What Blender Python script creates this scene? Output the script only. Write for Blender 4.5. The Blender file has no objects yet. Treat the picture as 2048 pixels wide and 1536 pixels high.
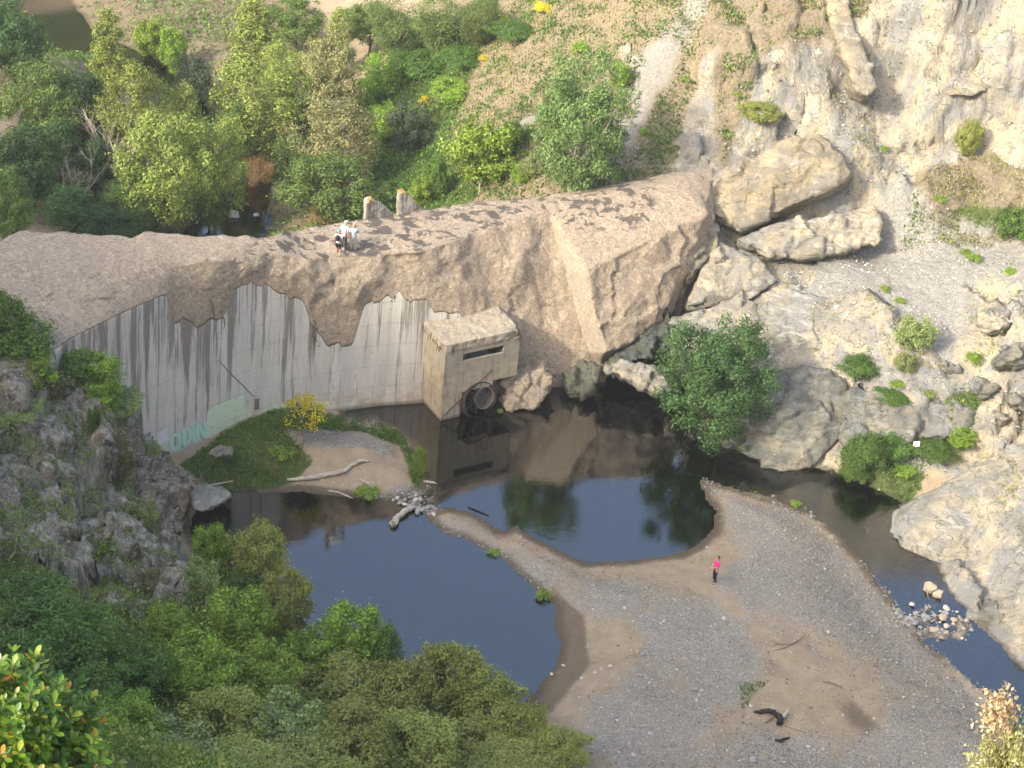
import bpy, bmesh, math, random
import numpy as np
from mathutils import Vector, Matrix, Euler
R_ = math.radians
random.seed(7); rng = np.random.default_rng(7)
sc = bpy.context.scene
COL = sc.collection

# ------------------------------------------------------------------ camera
FPX, PITCH, ROLL, CH = 3900., R_(32), 0.095, 60.
_fw = np.array([0, math.cos(PITCH), -math.sin(PITCH)]); _rt = np.array([1., 0, 0])
_up = np.array([0, math.sin(PITCH), math.cos(PITCH)])
_R = _rt*math.cos(ROLL) + _up*math.sin(ROLL); _U = -_rt*math.sin(ROLL) + _up*math.cos(ROLL)
cd = bpy.data.cameras.new('camera'); cam = bpy.data.objects.new('camera', cd); COL.objects.link(cam)
cd.sensor_width = 36; cd.lens = 36*FPX/2048; cd.clip_start = 0.5; cd.clip_end = 2000
m3 = Matrix(((_R[0], _U[0], -_fw[0]), (_R[1], _U[1], -_fw[1]), (_R[2], _U[2], -_fw[2])))
cam.matrix_world = Matrix.Translation((0, 0, CH)) @ m3.to_4x4()
sc.camera = cam
# ------------------------------------------------------------------ sky, sun, exposure
SUN_AZ, SUN_EL = R_(-133), R_(32)          # compass style: from +Y towards +X
w = bpy.data.worlds.new('World'); sc.world = w; w.use_nodes = True
nt = w.node_tree; bg = nt.nodes['Background']
sky = nt.nodes.new('ShaderNodeTexSky'); sky.sky_type = 'NISHITA'; sky.sun_disc = False
sky.sun_elevation = SUN_EL; sky.sun_rotation = SUN_AZ; sky.air_density = 1.0; sky.dust_density = 4.5; sky.ozone_density = 0.4
nt.links.new(sky.outputs[0], bg.inputs[0]); bg.inputs[1].default_value = 0.15
sl = bpy.data.lights.new('sun', 'SUN'); sl.energy = 1.5; sl.angle = R_(3); sl.color = (1.0, 0.93, 0.79)
so = bpy.data.objects.new('sun', sl); COL.objects.link(so)
sd = Vector((math.sin(SUN_AZ)*math.cos(SUN_EL), math.cos(SUN_AZ)*math.cos(SUN_EL), math.sin(SUN_EL)))
so.rotation_euler = sd.to_track_quat('Z', 'Y').to_euler(); so.location = (-60, -40, 90)
sc.view_settings.view_transform = 'Standard'; sc.view_settings.look = 'None'
sc.view_settings.exposure = 1.92; sc.view_settings.gamma = 1.0
sc.render.engine = 'CYCLES'
sc.cycles.max_bounces = 6; sc.cycles.transparent_max_bounces = 8

# ------------------------------------------------------------------ projection: where a sight line meets a height or a distance
def ray(px, py):
    u = (px-1024)/FPX; v = (py-768)/FPX
    return _fw + u*_R - v*_U
def G(px, py, z=0.):
    d = ray(px, py); t = (z-CH)/d[2]; return np.array([0, 0, CH]) + t*d
def D(px, py, Y):
    d = ray(px, py); t = Y/d[1]; return np.array([0, 0, CH]) + t*d
def depth(p): return float((np.asarray(p)-np.array([0, 0, CH])) @ _fw)

# ------------------------------------------------------------------ numpy noise
_perm = np.random.default_rng(3).permutation(256); _perm = np.concatenate([_perm, _perm, _perm])
_gr = np.random.default_rng(4).normal(size=(256, 3)); _gr /= np.linalg.norm(_gr, axis=1)[:, None]
def pnoise(p):
    p = np.asarray(p, float); i = np.floor(p).astype(int); f = p-i; u = f*f*f*(f*(f*6-15)+10); i &= 255
    out = np.zeros(len(p))
    for dx in (0, 1):
        for dy in (0, 1):
            for dz in (0, 1):
                h = _perm[_perm[_perm[(i[:, 0]+dx) & 255]+((i[:, 1]+dy) & 255)]+((i[:, 2]+dz) & 255)]
                g = _gr[h]
                d = g[:, 0]*(f[:, 0]-dx)+g[:, 1]*(f[:, 1]-dy)+g[:, 2]*(f[:, 2]-dz)
                w_ = (u[:, 0] if dx else 1-u[:, 0])*(u[:, 1] if dy else 1-u[:, 1])*(u[:, 2] if dz else 1-u[:, 2])
                out += w_*d
    return out*1.6
def fbm(p, s=1., o=4, ridged=False):
    p = np.asarray(p, float)*s; a = 1.; t = np.zeros(len(p)); n = 0
    for k in range(o):
        v = pnoise(p+17.3*k)
        if ridged: v = 1-2*np.abs(v)
        t += a*v; n += a; a *= .5; p = p*2.03
    return t/n
def sst(a, b, x):
    t = np.clip((x-a)/(b-a), 0, 1); return t*t*(3-2*t)
def facet(P, cell, seed=0):
    """broken planes: every cell of space tilts its own way"""
    P = np.asarray(P, float)/cell+seed*3.1; i0 = np.floor(P).astype(int); best = np.full(len(P), 9.); out = np.zeros(len(P))
    for dx in (-1, 0, 1):
        for dy in (-1, 0, 1):
            for dz in (-1, 0, 1):
                c = i0+np.array([dx, dy, dz]); m = c & 255; h = _perm[_perm[_perm[m[:, 0]]+m[:, 1]]+m[:, 2]]
                s = c+.5+_gr[h]*.42; v = P-s; d2 = (v*v).sum(1); w_ = d2 < best; best = np.where(w_, d2, best)
                out = np.where(w_, (v*_gr[(h*7+13) & 255]).sum(1)+_gr[(h*5+3) & 255][:, 0]*.22, out)
    return out
def ip(x, xs, ys): return np.interp(x, xs, ys)

def poly_sd(P, poly):
    """signed distance (inside positive) of Nx2 points to a polygon"""
    P = np.asarray(P, float); poly = np.asarray(poly, float); n = len(poly)
    d = np.full(len(P), 1e9); ins = np.zeros(len(P), bool)
    for k in range(n):
        a = poly[k]; b = poly[(k+1) % n]; e = b-a; w_ = P-a
        t = np.clip((w_@e)/(e@e+1e-12), 0, 1); q = w_-t[:, None]*e
        d = np.minimum(d, np.einsum('ij,ij->i', q, q))
        c = ((a[1] > P[:, 1]) != (b[1] > P[:, 1]))
        with np.errstate(divide='ignore', invalid='ignore'):
            xx = (b[0]-a[0])*(P[:, 1]-a[1])/(b[1]-a[1])+a[0]
        ins ^= c & (P[:, 0] < xx)
    d = np.sqrt(d); return np.where(ins, d, -d)
def line_sd(P, pts, ws):
    P = np.asarray(P, float); best = np.full(len(P), -1e9)
    for k in range(len(pts)-1):
        a = np.array(pts[k][:2]); b = np.array(pts[k+1][:2]); e = b-a; w_ = P-a
        t = np.clip((w_@e)/(e@e), 0, 1); q = w_-t[:, None]*e
        best = np.maximum(best, (ws[k]*(1-t)+ws[k+1]*t)/2-np.sqrt(np.einsum('ij,ij->i', q, q)))
    return best
def PG(l, z=0.): return [G(a, b, z)[:2] for a, b in l]

# ------------------------------------------------------------------ mesh + object helpers
def mesh_np(name, V, F, smooth=False):
    """V Nx3, F Mxk array (equal sized faces)"""
    V = np.asarray(V, np.float32); F = np.asarray(F, np.int32); k = F.shape[1]
    me = bpy.data.meshes.new(name)
    me.vertices.add(len(V)); me.vertices.foreach_set('co', V.ravel())
    me.loops.add(F.size); me.loops.foreach_set('vertex_index', F.ravel())
    me.polygons.add(len(F)); me.polygons.foreach_set('loop_start', np.arange(0, F.size, k, dtype=np.int32))
    me.polygons.foreach_set('loop_total', np.full(len(F), k, np.int32))
    if smooth: me.polygons.foreach_set('use_smooth', np.ones(len(F), bool))
    me.update(calc_edges=True); me.validate(); return me
def set_attr(me, name, C3):
    a = me.color_attributes.new(name, 'FLOAT_COLOR', 'POINT')
    c = np.ones((len(me.vertices), 4), np.float32); c[:, :3] = C3; a.data.foreach_set('color', c.ravel())
def verts(me):
    a = np.zeros(len(me.vertices)*3, np.float32); me.vertices.foreach_get('co', a); return a.reshape(-1, 3).astype(float)
def vnorm(me):
    a = np.zeros(len(me.vertices)*3, np.float32); me.vertices.foreach_get('normal', a); return a.reshape(-1, 3).astype(float)
def setv(me, V): me.vertices.foreach_set('co', np.asarray(V, np.float32).ravel()); me.update()
def tag(o, label=None, cat=None, group=None, kind=None):
    if label: o['label'] = label
    if cat: o['category'] = cat
    if group: o['group'] = group
    if kind: o['kind'] = kind
    return o
def obj(name, me, mat=None, parent=None):
    o = bpy.data.objects.new(name, me); COL.objects.link(o)
    if mat is not None and not me.materials: me.materials.append(mat)
    if parent is not None: o.parent = parent
    return o
def recenter(o, base=None):
    """put the origin of a world-space mesh at its base"""
    V = verts(o.data)
    if base is None: base = np.array([V[:, 0].mean(), V[:, 1].mean(), V[:, 2].min()])
    setv(o.data, V-base); o.location = tuple(base); return o
def empty(name, loc, rz=0):
    o = bpy.data.objects.new(name, None); COL.objects.link(o); o.location = tuple(loc); o.rotation_euler = (0, 0, rz); o.empty_display_size = .3
    return o
def child(name, me, mat, root):
    """world-space mesh made a child of a root at root.location (root unrotated)"""
    L = np.array(root.matrix_basis.translation); p = root.parent
    while p is not None: L = L+np.array(p.location); p = p.parent
    setv(me, verts(me)-L); return obj(name, me, mat, root)
def copy_tree(o, parent=None):
    c = o.copy(); COL.objects.link(c); c.parent = parent
    for ch in list(o.children): copy_tree(ch, c)
    return c
class MB:
    def __init__(s): s.v = []; s.f = []
    def add(s, V, F):
        n = len(s.v); s.v += [tuple(map(float, p)) for p in V]; s.f += [tuple(i+n for i in f) for f in F]; return s
    def box(s, c, h, M=None):
        V = [np.array([x*h[0], y*h[1], z*h[2]]) for x in (-1, 1) for y in (-1, 1) for z in (-1, 1)]
        if M is not None: V = [M @ v for v in V]
        return s.add([v+np.array(c) for v in V], [(0, 1, 3, 2), (4, 6, 7, 5), (0, 4, 5, 1), (2, 3, 7, 6), (0, 2, 6, 4), (1, 5, 7, 3)])
    def hexa(s, b, t):
        return s.add(list(b)+list(t), [(3, 2, 1, 0), (4, 5, 6, 7), (0, 1, 5, 4), (1, 2, 6, 5), (2, 3, 7, 6), (3, 0, 4, 7)])
    def tube(s, pts, rad, n=6, cap=True):
        pts = [np.array(p, float) for p in pts]; rings = []
        if not hasattr(rad, '__len__'): rad = [rad]*len(pts)
        V = []; F = []; ref = np.array([.13, .31, .94])
        for i, p in enumerate(pts):
            t = pts[min(i+1, len(pts)-1)]-pts[max(i-1, 0)]; t = t/(np.linalg.norm(t)+1e-9)
            a = np.cross(t, ref); 
            if np.linalg.norm(a) < .15: a = np.cross(t, [1, 0, 0])
            a /= np.linalg.norm(a); b = np.cross(t, a)
            for k in range(n):
                g = 2*math.pi*k/n; V.append(p+rad[i]*(math.cos(g)*a+math.sin(g)*b))
        for i in range(len(pts)-1):
            for k in range(n):
                k2 = (k+1) % n; F.append((i*n+k, i*n+k2, (i+1)*n+k2, (i+1)*n+k))
        if cap: F.append(tuple(range(n))[::-1]); F.append(tuple((len(pts)-1)*n+k for k in range(n)))
        return s.add(V, F)
    def mesh(s, name, smooth=False):
        me = bpy.data.meshes.new(name); me.from_pydata(s.v, [], s.f); me.update()
        if smooth:
            for p in me.polygons: p.use_smooth = True
        return me
def applied(me, setup):
    o = bpy.data.objects.new('tmp', me); COL.objects.link(o); setup(o)
    dg = bpy.context.evaluated_depsgraph_get(); dg.update()
    r = bpy.data.meshes.new_from_object(o.evaluated_get(dg)); bpy.data.objects.remove(o); return r

# ------------------------------------------------------------------ material helpers
class NB:
    def __init__(s, name):
        s.m = bpy.data.materials.new(name); s.m.use_nodes = True; s.t = s.m.node_tree
        s.b = s.t.nodes['Principled BSDF']; s.out = s.t.nodes['Material Output']
    def n(s, typ, **k):
        x = s.t.nodes.new('ShaderNode'+typ)
        for a, b in k.items(): setattr(x, a, b)
        return x
    def put(s, sock, v):
        if isinstance(v, (int, float)): sock.default_value = v
        elif isinstance(v, (tuple, list)): sock.default_value = tuple(v)+((1,) if len(v) == 3 and len(sock.default_value) == 4 else ())
        else: s.t.links.new(v, sock)
    def coord(s, which='Object'): return s.n('TexCoord').outputs[which]
    def pos(s): return s.n('NewGeometry').outputs['Position']
    def mapv(s, v, scale=(1, 1, 1), rot=(0, 0, 0), loc=(0, 0, 0)):
        x = s.n('Mapping'); s.put(x.inputs[0], v); x.inputs[1].default_value = loc; x.inputs[2].default_value = rot; x.inputs[3].default_value = scale; return x.outputs[0]
    def noise(s, v, scale, det=4, rough=.55, dist=0.):
        x = s.n('TexNoise'); s.put(x.inputs['Vector'], v); x.inputs['Scale'].default_value = scale; x.inputs['Detail'].default_value = det
        x.inputs['Roughness'].default_value = rough; x.inputs['Distortion'].default_value = dist; return x.outputs[0]
    def vor(s, v, scale, feat='F1', out='Distance', rand=1.):
        x = s.n('TexVoronoi', feature=feat); s.put(x.inputs['Vector'], v); x.inputs['Scale'].default_value = scale; x.inputs['Randomness'].default_value = rand
        return x.outputs[out]
    def ramp(s, f, st, mode='LINEAR'):
        x = s.n('ValToRGB'); x.color_ramp.interpolation = mode; e = x.color_ramp.elements
        for i, (p, c) in enumerate(st):
            if i > 1: e.new(p)
            e[i].position = p; e[i].color = (c[0], c[1], c[2], 1) if hasattr(c, '__len__') else (c, c, c, 1)
        s.put(x.inputs[0], f); return x.outputs[0]
    def step(s, f, a, b):
        x = s.n('MapRange', interpolation_type='SMOOTHSTEP'); s.put(x.inputs[0], f); x.inputs[1].default_value = a; x.inputs[2].default_value = b; return x.outputs[0]
    def mix(s, f, a, b, bt='MIX'):
        x = s.n('Mix', data_type='RGBA', blend_type=bt); s.put(x.inputs[0], f); s.put(x.inputs[6], a); s.put(x.inputs[7], b); return x.outputs[2]
    def math(s, op, a, b=0., c=None):
        x = s.n('Math', operation=op); s.put(x.inputs[0], a); s.put(x.inputs[1], b)
        if c is not None: s.put(x.inputs[2], c)
        return x.outputs[0]
    def attr(s, name):
        x = s.n('Attribute', attribute_name=name); y = s.n('SeparateColor'); s.t.links.new(x.outputs['Color'], y.inputs[0]); return y.outputs
    def xyz(s, v):
        x = s.n('SeparateXYZ'); s.put(x.inputs[0], v); return x.outputs
    def bump(s, h, strength=.5, dist=.1, nrm=None):
        x = s.n('Bump'); s.put(x.inputs['Height'], h); x.inputs['Strength'].default_value = strength; x.inputs['Distance'].default_value = dist
        if nrm is not None: s.put(x.inputs['Normal'], nrm)
        return x.outputs[0]
    def fin(s, col, rough=.9, nrm=None, spec=.3):
        s.put(s.b.inputs['Base Color'], col); s.put(s.b.inputs['Roughness'], rough); s.b.inputs['Specular IOR Level'].default_value = spec
        if nrm is not None: s.put(s.b.inputs['Normal'], nrm)
        return s.m
def plain(name, c, rough=.8, var=.15, scale=8., spec=.3):
    b = NB(name); p = b.coord(); n = b.noise(p, scale, 4)
    c2 = tuple(x*(1-var*2) for x in c); c3 = tuple(min(1, x*(1+var)) for x in c)
    return b.fin(b.ramp(n, [(.3, c2), (.7, c3)]), rough, None, spec)
# ================================================================== TERRAIN
WATER = PG([(700,815),(850,790),(960,800),(1040,800),(1130,750),(1250,720),(1340,735),(1400,830),(1460,870),(1500,905),(1600,925),(1680,950),(1740,975),(1800,1005),(1812,1050),(1880,1150),(1940,1235),(2060,1350),(2200,1500),(2200,1650),(2048,1490),(2010,1440),(1975,1385),(1920,1340),(1850,1280),(1800,1215),(1760,1170),(1720,1110),(1660,1050),(1600,1015),(1500,985),(1398,955),(1410,990),(1432,1040),(1425,1065),(1400,1090),(1340,1110),(1260,1120),(1180,1127),(1110,1098),(1060,1066),(1030,1050),(1005,1062),(985,1055),(960,1030),(900,1012),(870,1018),(852,1040),(880,1060),(920,1078),(1000,1115),(1060,1175),(1100,1205),(1112,1245),(1118,1290),(1112,1330),(1085,1370),(1060,1392),(1000,1460),(880,1510),(700,1440),(560,1300),(430,1150),(370,1040),(400,1000),(460,980),(600,985),(740,1000),(820,998),(850,985),(862,965),(850,930),(835,890),(800,852),(760,838),(690,838)])
RIV = [(440,490,5.5),(470,430,4.6),(510,370,2.2),(565,335,2.0),(520,285,2),(450,245,1.6),(410,212,2.2),(340,150,2.5),(240,110,3),(130,80,5.0),(90,20,5),(0,-60,7)]
RIVP = [G(a, b, 0)[:2] for a, b, c in RIV]; RIVW = [c*1.0 for a, b, c in RIV]
CP = []
for a in [(100,200,1),(300,110,1),(500,60,1.3),(330,300,.8),(620,420,1.2),(200,420,1),(700,350,1.8),(50,400,1),(0,60,1.2),(0,-100,2.5),(400,-100,3),(640,200,1.5),
 (780,350,2.2),(830,300,3),(900,380,4.6),(960,370,5.8),(1050,390,7.6),(1150,385,8.4),(1250,350,8.9),(1340,335,9.3),(760,200,3.5),(900,150,6.5),(1000,260,8),(1050,100,10.5),(950,50,8.5),(800,50,4.5),(700,0,3),
 (1100,200,10),(1200,230,11),(1200,100,12.6),(1200,0,14.5),(1300,60,15),(1450,0,17),(1300,300,9.8),(1400,310,10),(1400,200,12),(1400,100,14.4),(1520,100,15.6),(1500,280,10.8),(1600,260,11.4),(1520,0,17.8),
 (1700,300,11),(1700,200,13),(1700,100,15.5),(1700,0,18.2),(1780,400,8.5),(1800,300,10.8),(1800,200,13.2),(1800,100,15.8),(1800,0,18.6),(1950,430,8),(1950,350,9.8),(1950,250,12.2),(1950,150,14.8),(1950,50,17.6),(1950,-50,20.6),
 (2048,430,8.4),(2048,330,10.8),(2048,200,14),(2048,80,17.4),(2048,-50,21),(1600,-100,20.5),(1300,-100,18),
 (1700,520,6),(1800,520,6.2),(1900,540,6.5),(2000,510,7.2),(1900,600,5.8),(1900,660,5.2),(1960,640,5.8),(2048,580,7.6),(1600,560,5.3),(1550,600,4.8),(1500,560,5),(1450,600,4.2),(1450,500,5.8),(1420,450,7),(1520,450,6.8),(1620,480,6.3),(1700,440,7.2),(1760,450,7),
 (1400,680,2.4),(1345,650,3.2),(1380,600,3.6),(1350,730,.6),(1450,770,1),(1550,700,3.2),(1650,680,4.2),(1750,700,4.4),(1650,760,2.6),(1750,780,3),(1850,780,3.4),(1850,700,4.6),(1930,800,3.2),(1990,770,4.2),(2048,740,5.4),
 (1700,900,.6),(1850,860,1.9),(1800,940,.6),(1880,940,1.0),(1950,870,2.2),(2030,850,3.2),(1900,1030,.9),(2000,1030,2.2),(2048,950,3.4),(1940,1120,.6),(2000,1180,1),(2048,1250,1),(2150,1100,4.5),(2150,1300,2.5),(2250,1200,6),
 (1430,1166,.42),(1600,1200,.7),(1300,1250,.6),(1700,1350,.8),(1500,1500,1.0),(1200,1400,.8),(1850,1450,.7),(1150,1536,1.1),(1600,1060,.4),(1450,1010,.25),(1000,1070,.35),(1150,1150,.4),
 (650,920,.65),(520,900,.75),(760,920,.55),(480,880,.9),
 (1000,1500,.9),(850,1536,3),(600,1500,5),(400,1400,5.2),(250,1500,9),(100,1400,9),(0,1300,9.5),(300,1200,4.3),(150,1150,6.5),(450,1200,1.8),(500,1130,.8),(580,1300,1.2),(700,1430,2.2),
 (390,1000,.5),(375,960,.25),(345,1060,1.2),(335,930,.5),(400,905,.25),(362,928,.2),(440,890,.4),(290,870,4.6),(200,800,7.4),(100,800,8.8),(100,1000,6.2),(200,1000,4.6),(300,1000,2.8),(0,900,8.8),(0,740,11),(100,720,9.5),(0,1100,8)]:
    CP.append(tuple(G(*a)))
CP += [(-22,92,.6),(-14,94,.4),(-8,97,.6),(-2,99,.8),(3,100.5,1.6),(5.5,101,2.4),(7,103.5,4.5),(30,122,33),(14,150,27),(-10,178,18),(-38,172,12),(-38,192,34),(-38,212,50),(-50,150,7),(-60,190,34),(60,100,38),(60,60,24),(-45,30,58),(-45,39,51),(-42,75,28),(40,160,44),(0,220,50),(60,220,50),(-100,220,55),(45,80,14),(40,60,8),(30,52,3),(15,52,2.5),(22,60,1.2),(8,58,3),
 (-35,80,18),(-45,62,37),(-45,84,22),(-45,48,45),(-45,100,15),(-40,120,4),(-60,80,34),(-60,120,10),(-70,150,9),(-38,28,55),(-20,22,46),(-28,50,30),(-28,64,19),(-60,0,75),(-60,55,48),(0,0,57.2),(0,-30,62),(12,18,38),(30,0,42),(60,0,50),(50,40,14),(0,22,36),(0,36,24),(6,44,14),(-12,44,20),(-10,30,33),(-100,60,60),(100,60,50),(100,120,60),(-100,0,90),(100,-30,60),(-30,-30,68),(-30,96,6),(-33,106,3)]
CP = np.array(CP)
def _rbf_fit(P, z, c=1.6, lam=.02):
    n = len(P); r = np.sqrt(((P[:, None]-P[None])**2).sum(2)+c*c)
    A = np.zeros((n+3, n+3)); A[:n, :n] = -r+np.eye(n)*lam*-1*-1; A[:n, n] = 1; A[:n, n+1:] = P; A[n, :n] = 1; A[n+1:, :n] = P.T
    return np.linalg.solve(A, np.concatenate([z, [0, 0, 0]]))
_S = np.array([1., 1.]); _wt = _rbf_fit(CP[:, :2]*_S, CP[:, 2])
def base_h(XY):
    out = np.empty(len(XY)); n = len(CP)
    for k in range(0, len(XY), 20000):
        q = XY[k:k+20000]; r = np.sqrt(((q[:, None]-CP[None, :, :2])**2).sum(2)+1.6**2)
        out[k:k+20000] = -r@_wt[:n]+_wt[n]+q@_wt[n+1:]
    return out
def axis(segs):
    a = [segs[0][0]]
    for (x0, x1, d) in segs:
        n = max(1, int(round((x1-x0)/d))); a += list(np.linspace(x0, x1, n+1)[1:])
    return np.array(a)
GX = axis([(-140,-60,8),(-60,-30,1.2),(-30,34,.2),(34,60,1.2),(60,140,8)])
GY = axis([(-60,-8,6),(-8,50,1.2),(50,64,.5),(64,124,.2),(124,150,.4),(150,180,1),(180,260,6)])
nx, ny = len(GX), len(GY)
XX, YY = np.meshgrid(GX, GY); XY = np.stack([XX.ravel(), YY.ravel()], 1)
Hh = base_h(XY)
XYn = XY+np.stack([fbm(np.c_[XY, XY[:, :1]*0], .6, 3)*.35, fbm(np.c_[XY, XY[:, :1]*0+9], .6, 3)*.35], 1)+np.stack([fbm(np.c_[XY, XY[:, :1]*0+3], 2.2, 3)*.16, fbm(np.c_[XY, XY[:, :1]*0+6], 2.2, 3)*.16], 1)
wd = np.maximum(poly_sd(XYn, WATER), line_sd(XYn, RIVP, RIVW))      # >0 inside water
land = sst(0, 3.5, -wd)
Hh = np.where(wd < 0, np.maximum(Hh, .1)*land*.9+np.minimum(-wd*.09, .35), -np.minimum(wd*.16, 1.6)-.02)
def msk(poly, soft=.8, z=.5, wob=.9, fr=.5):
    P = PG(poly, z); return sst(-soft/2, soft/2, poly_sd(XY, P)+fbm(np.c_[XY, XY[:, :1]*0+len(poly)], fr, 3)*wob)
mx = np.maximum
riff = sst(-.4, .5, poly_sd(XY, PG([(1770,1215),(1850,1205),(1920,1225),(1950,1262),(1930,1290),(1860,1285),(1800,1262)]))); gap = sst(-.3, .4, poly_sd(XY, PG([(785,985),(865,985),(885,1015),(862,1038),(825,1022),(790,1005)])))
shoal = np.maximum(riff, gap); Hh = Hh*(1-shoal)+shoal*np.maximum(Hh, -.004+fbm(np.c_[XY, XY[:, :1]*0], 1.3, 4)*.34)
# --- surface kinds
ROCKP = [(1330,1010),(1300,560),(1340,440),(1400,330),(1480,270),(1620,250),(1500,180),(1420,130),(1500,0),(1500,-200),(2600,-200),(2600,1700),(2048,1400),(1930,1240),(1800,1100),(1790,1020),(1860,980),(1960,900),(1890,850),(1750,870),(1660,950),(1500,950)]
barm = msk([(1380,940),(1500,980),(1600,1012),(1720,1108),(1800,1212),(1920,1338),(2048,1488),(2300,1800),(900,1900),(1000,1300),(1100,1100)], .6, .3, .3)
rock_r = msk(ROCKP, 1.2, 4., 1.0)*(1-barm)
LEFTP = [(410,1000),(385,1120),(250,1210),(-100,1200),(-300,900),(-100,640),(100,700),(240,770),(330,880)]
rock_l = msk(LEFTP, 1.2, 6., .8)
pathm = mx(mx(msk([(1600,560),(1700,480),(1790,440),(1860,480),(2048,500),(2048,540),(1930,570),(1930,640),(1910,690),(1840,620),(1760,570)], .8, 6.2, .3), msk([(1760,800),(1880,800),(1930,850),(1850,870),(1770,840)], .8, 3.3, .3)),
           msk([(1230,140),(1260,80),(1330,60),(1440,-10),(1500,-20),(1420,60),(1330,110),(1270,170),(1210,180)], 1.6, 14.5, .8)*.62)
gravel = mx(mx(mx(
    msk([(870,1025),(930,1030),(1010,1080),(1100,1110),(1200,1150),(1300,1165),(1400,1200),(1480,1270),(1530,1330),(1500,1400),(1440,1440),(1400,1536),(1250,1600),(1150,1500),(1180,1420),(1250,1370),(1290,1290),(1200,1230),(1120,1190),(1060,1140),(960,1090)], 2.8, .5, .9),
    msk([(1400,950),(1600,1015),(1720,1110),(1800,1215),(1920,1340),(2020,1450),(2100,1600),(1650,1600),(1650,1500),(1790,1480),(1760,1400),(1700,1330),(1600,1280),(1480,1230),(1440,1170),(1490,1110),(1450,1020)], 2.8, .5, .9)),
    mx(msk([(1300,1500),(1500,1470),(1650,1490),(1750,1536),(1700,1700),(1200,1700)], 2.4, .9, .9), msk([(1500,1250),(1600,1290),(1650,1340),(1560,1290)], 1.5, .6, .6))),
    msk([(540,885),(620,860),(720,868),(790,885),(780,905),(700,905),(600,905)], .7, .6, .25))
gravel = mx(gravel, shoal); gravel = mx(gravel, msk([(700,1000),(800,965),(860,970),(870,1010),(840,1050),(780,1010)], .5, .3, .2))
veg = mx(mx(mx(msk([(355,925),(460,868),(535,838),(660,816),(800,848),(850,930),(830,960),(800,880),(700,860),(560,880),(620,920),(600,950),(470,970),(400,950)], .8, .6, .4),
    msk([(690,380),(740,250),(720,120),(900,90),(1010,60),(1120,0),(1120,-60),(980,-60),(980,130),(930,220),(880,300),(980,330),(1060,370),(900,410),(820,420)], 1.5, 5, .8)),
    mx(msk([(1670,930),(1700,870),(1950,860),(1930,910),(1860,930),(1830,970),(1720,990)], .8, 1.2, .4), 0*XY[:, 0])),
    mx(msk([(1850,460),(1930,455),(2048,470),(2048,490),(1900,478)], .6, 7, .3), msk([(1050,1150),(1110,1190),(1105,1210),(1070,1190),(960,1095),(975,1085)], .3, .5, .15)))
veg = mx(veg, msk([(-200,1180),(250,1210),(420,1060),(560,1090),(620,1300),(860,1480),(1100,1450),(1250,1640),(600,2600),(-900,2600)], 1.5, 5.5, .8))
veg = mx(veg, sst(158, 166, XY[:, 1]))
wet = mx(msk([(1120,1240),(1100,1160),(1170,1230),(1180,1330),(1100,1430),(1060,1400),(1120,1340)], .5, .3, .2), msk([(1670,1425),(1690,1408),(1715,1412),(1745,1440),(1760,1470),(1735,1482),(1705,1465),(1685,1445)], 1.2, .8, .5, 1.2)*.8)
wet = mx(wet, msk([(430,965),(600,960),(760,985),(800,1010),(600,1000),(430,985)], .5, .3, .2))
wet = mx(wet, sst(-1.0, -.15, wd)*.9*(1-gravel*.6))
dry = mx(msk([(1120,400),(1250,340),(1450,300),(1420,180),(1230,130),(1450,-60),(1750,-60),(1740,170),(1650,200),(1500,200),(1420,330),(1340,350)], 1.5, 12, 1.), msk([(930,300),(1050,150),(1230,20),(1400,-60),(1100,-60),(1020,120),(930,220)], 1.5, 9, .8))
dry = mx(dry, msk([(880,430),(980,300),(1120,120),(1260,-80),(1480,-80),(1300,150),(1250,340),(1150,400)], 1.5, 9.5, .8))
dry = mx(dry, msk([(1800,470),(1820,400),(1950,400),(2048,430),(2048,480)], 1.2, 7.5, .4))
dry = mx(dry, sst(104, 108, XY[:, 1])*sst(-11, -7, XY[:, 0])*sst(26, 20, XY[:, 0])*(1-rock_r)*(1-pathm))
scree = msk([(1120,300),(1250,200),(1330,170),(1460,270),(1350,340),(1150,380)], 1.2, 11, .8)
farY = sst(100, 106, XY[:, 1])*sst(3, 1.5, Hh)*(1-rock_r)
Z3 = np.c_[XY*np.array([1, 1]), Hh*1.0]
rk = np.clip(mx(rock_r, rock_l)*(1-pathm), 0, 1)*(wd < 0)*sst(0, .8, -wd)
# beds of the rock: ridged noise stretched along a dipping direction
q = Z3 @ Matrix.Rotation(R_(35), 3, 'Y').to_3x3().transposed() if False else Z3.copy()
ca, sa = math.cos(.6), math.sin(.6)
bed = np.c_[q[:, 0]*ca+q[:, 2]*sa, q[:, 1]*.55, -q[:, 0]*sa+q[:, 2]*ca]
rough = fbm(bed, .35, 4, True)*.65+fbm(bed, 1.1, 4, True)*.28
fsel = rk > .01; fct = np.zeros(len(Hh)); fct[fsel] = facet(bed[fsel], 5.0)*2.6+facet(bed[fsel], 2., 1)*.35
Hh = Hh+rk*((rough-.35)*.38+fct*.5)+rock_l*(fbm(Z3, .45, 4, True)-.2)*.5*(wd < -.5)
Hh = Hh+dry*fbm(Z3, .5, 4)*.5+(1-rk)*(wd < 0)*fbm(np.c_[XY, XY[:, :1]*0], .35, 4)*.10*land+veg*fbm(Z3, 1.3, 3)*.05
Hh = Hh+gravel*fbm(Z3, 2.2, 3)*.03+farY*fbm(Z3, .25, 3)*.25*land
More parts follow.
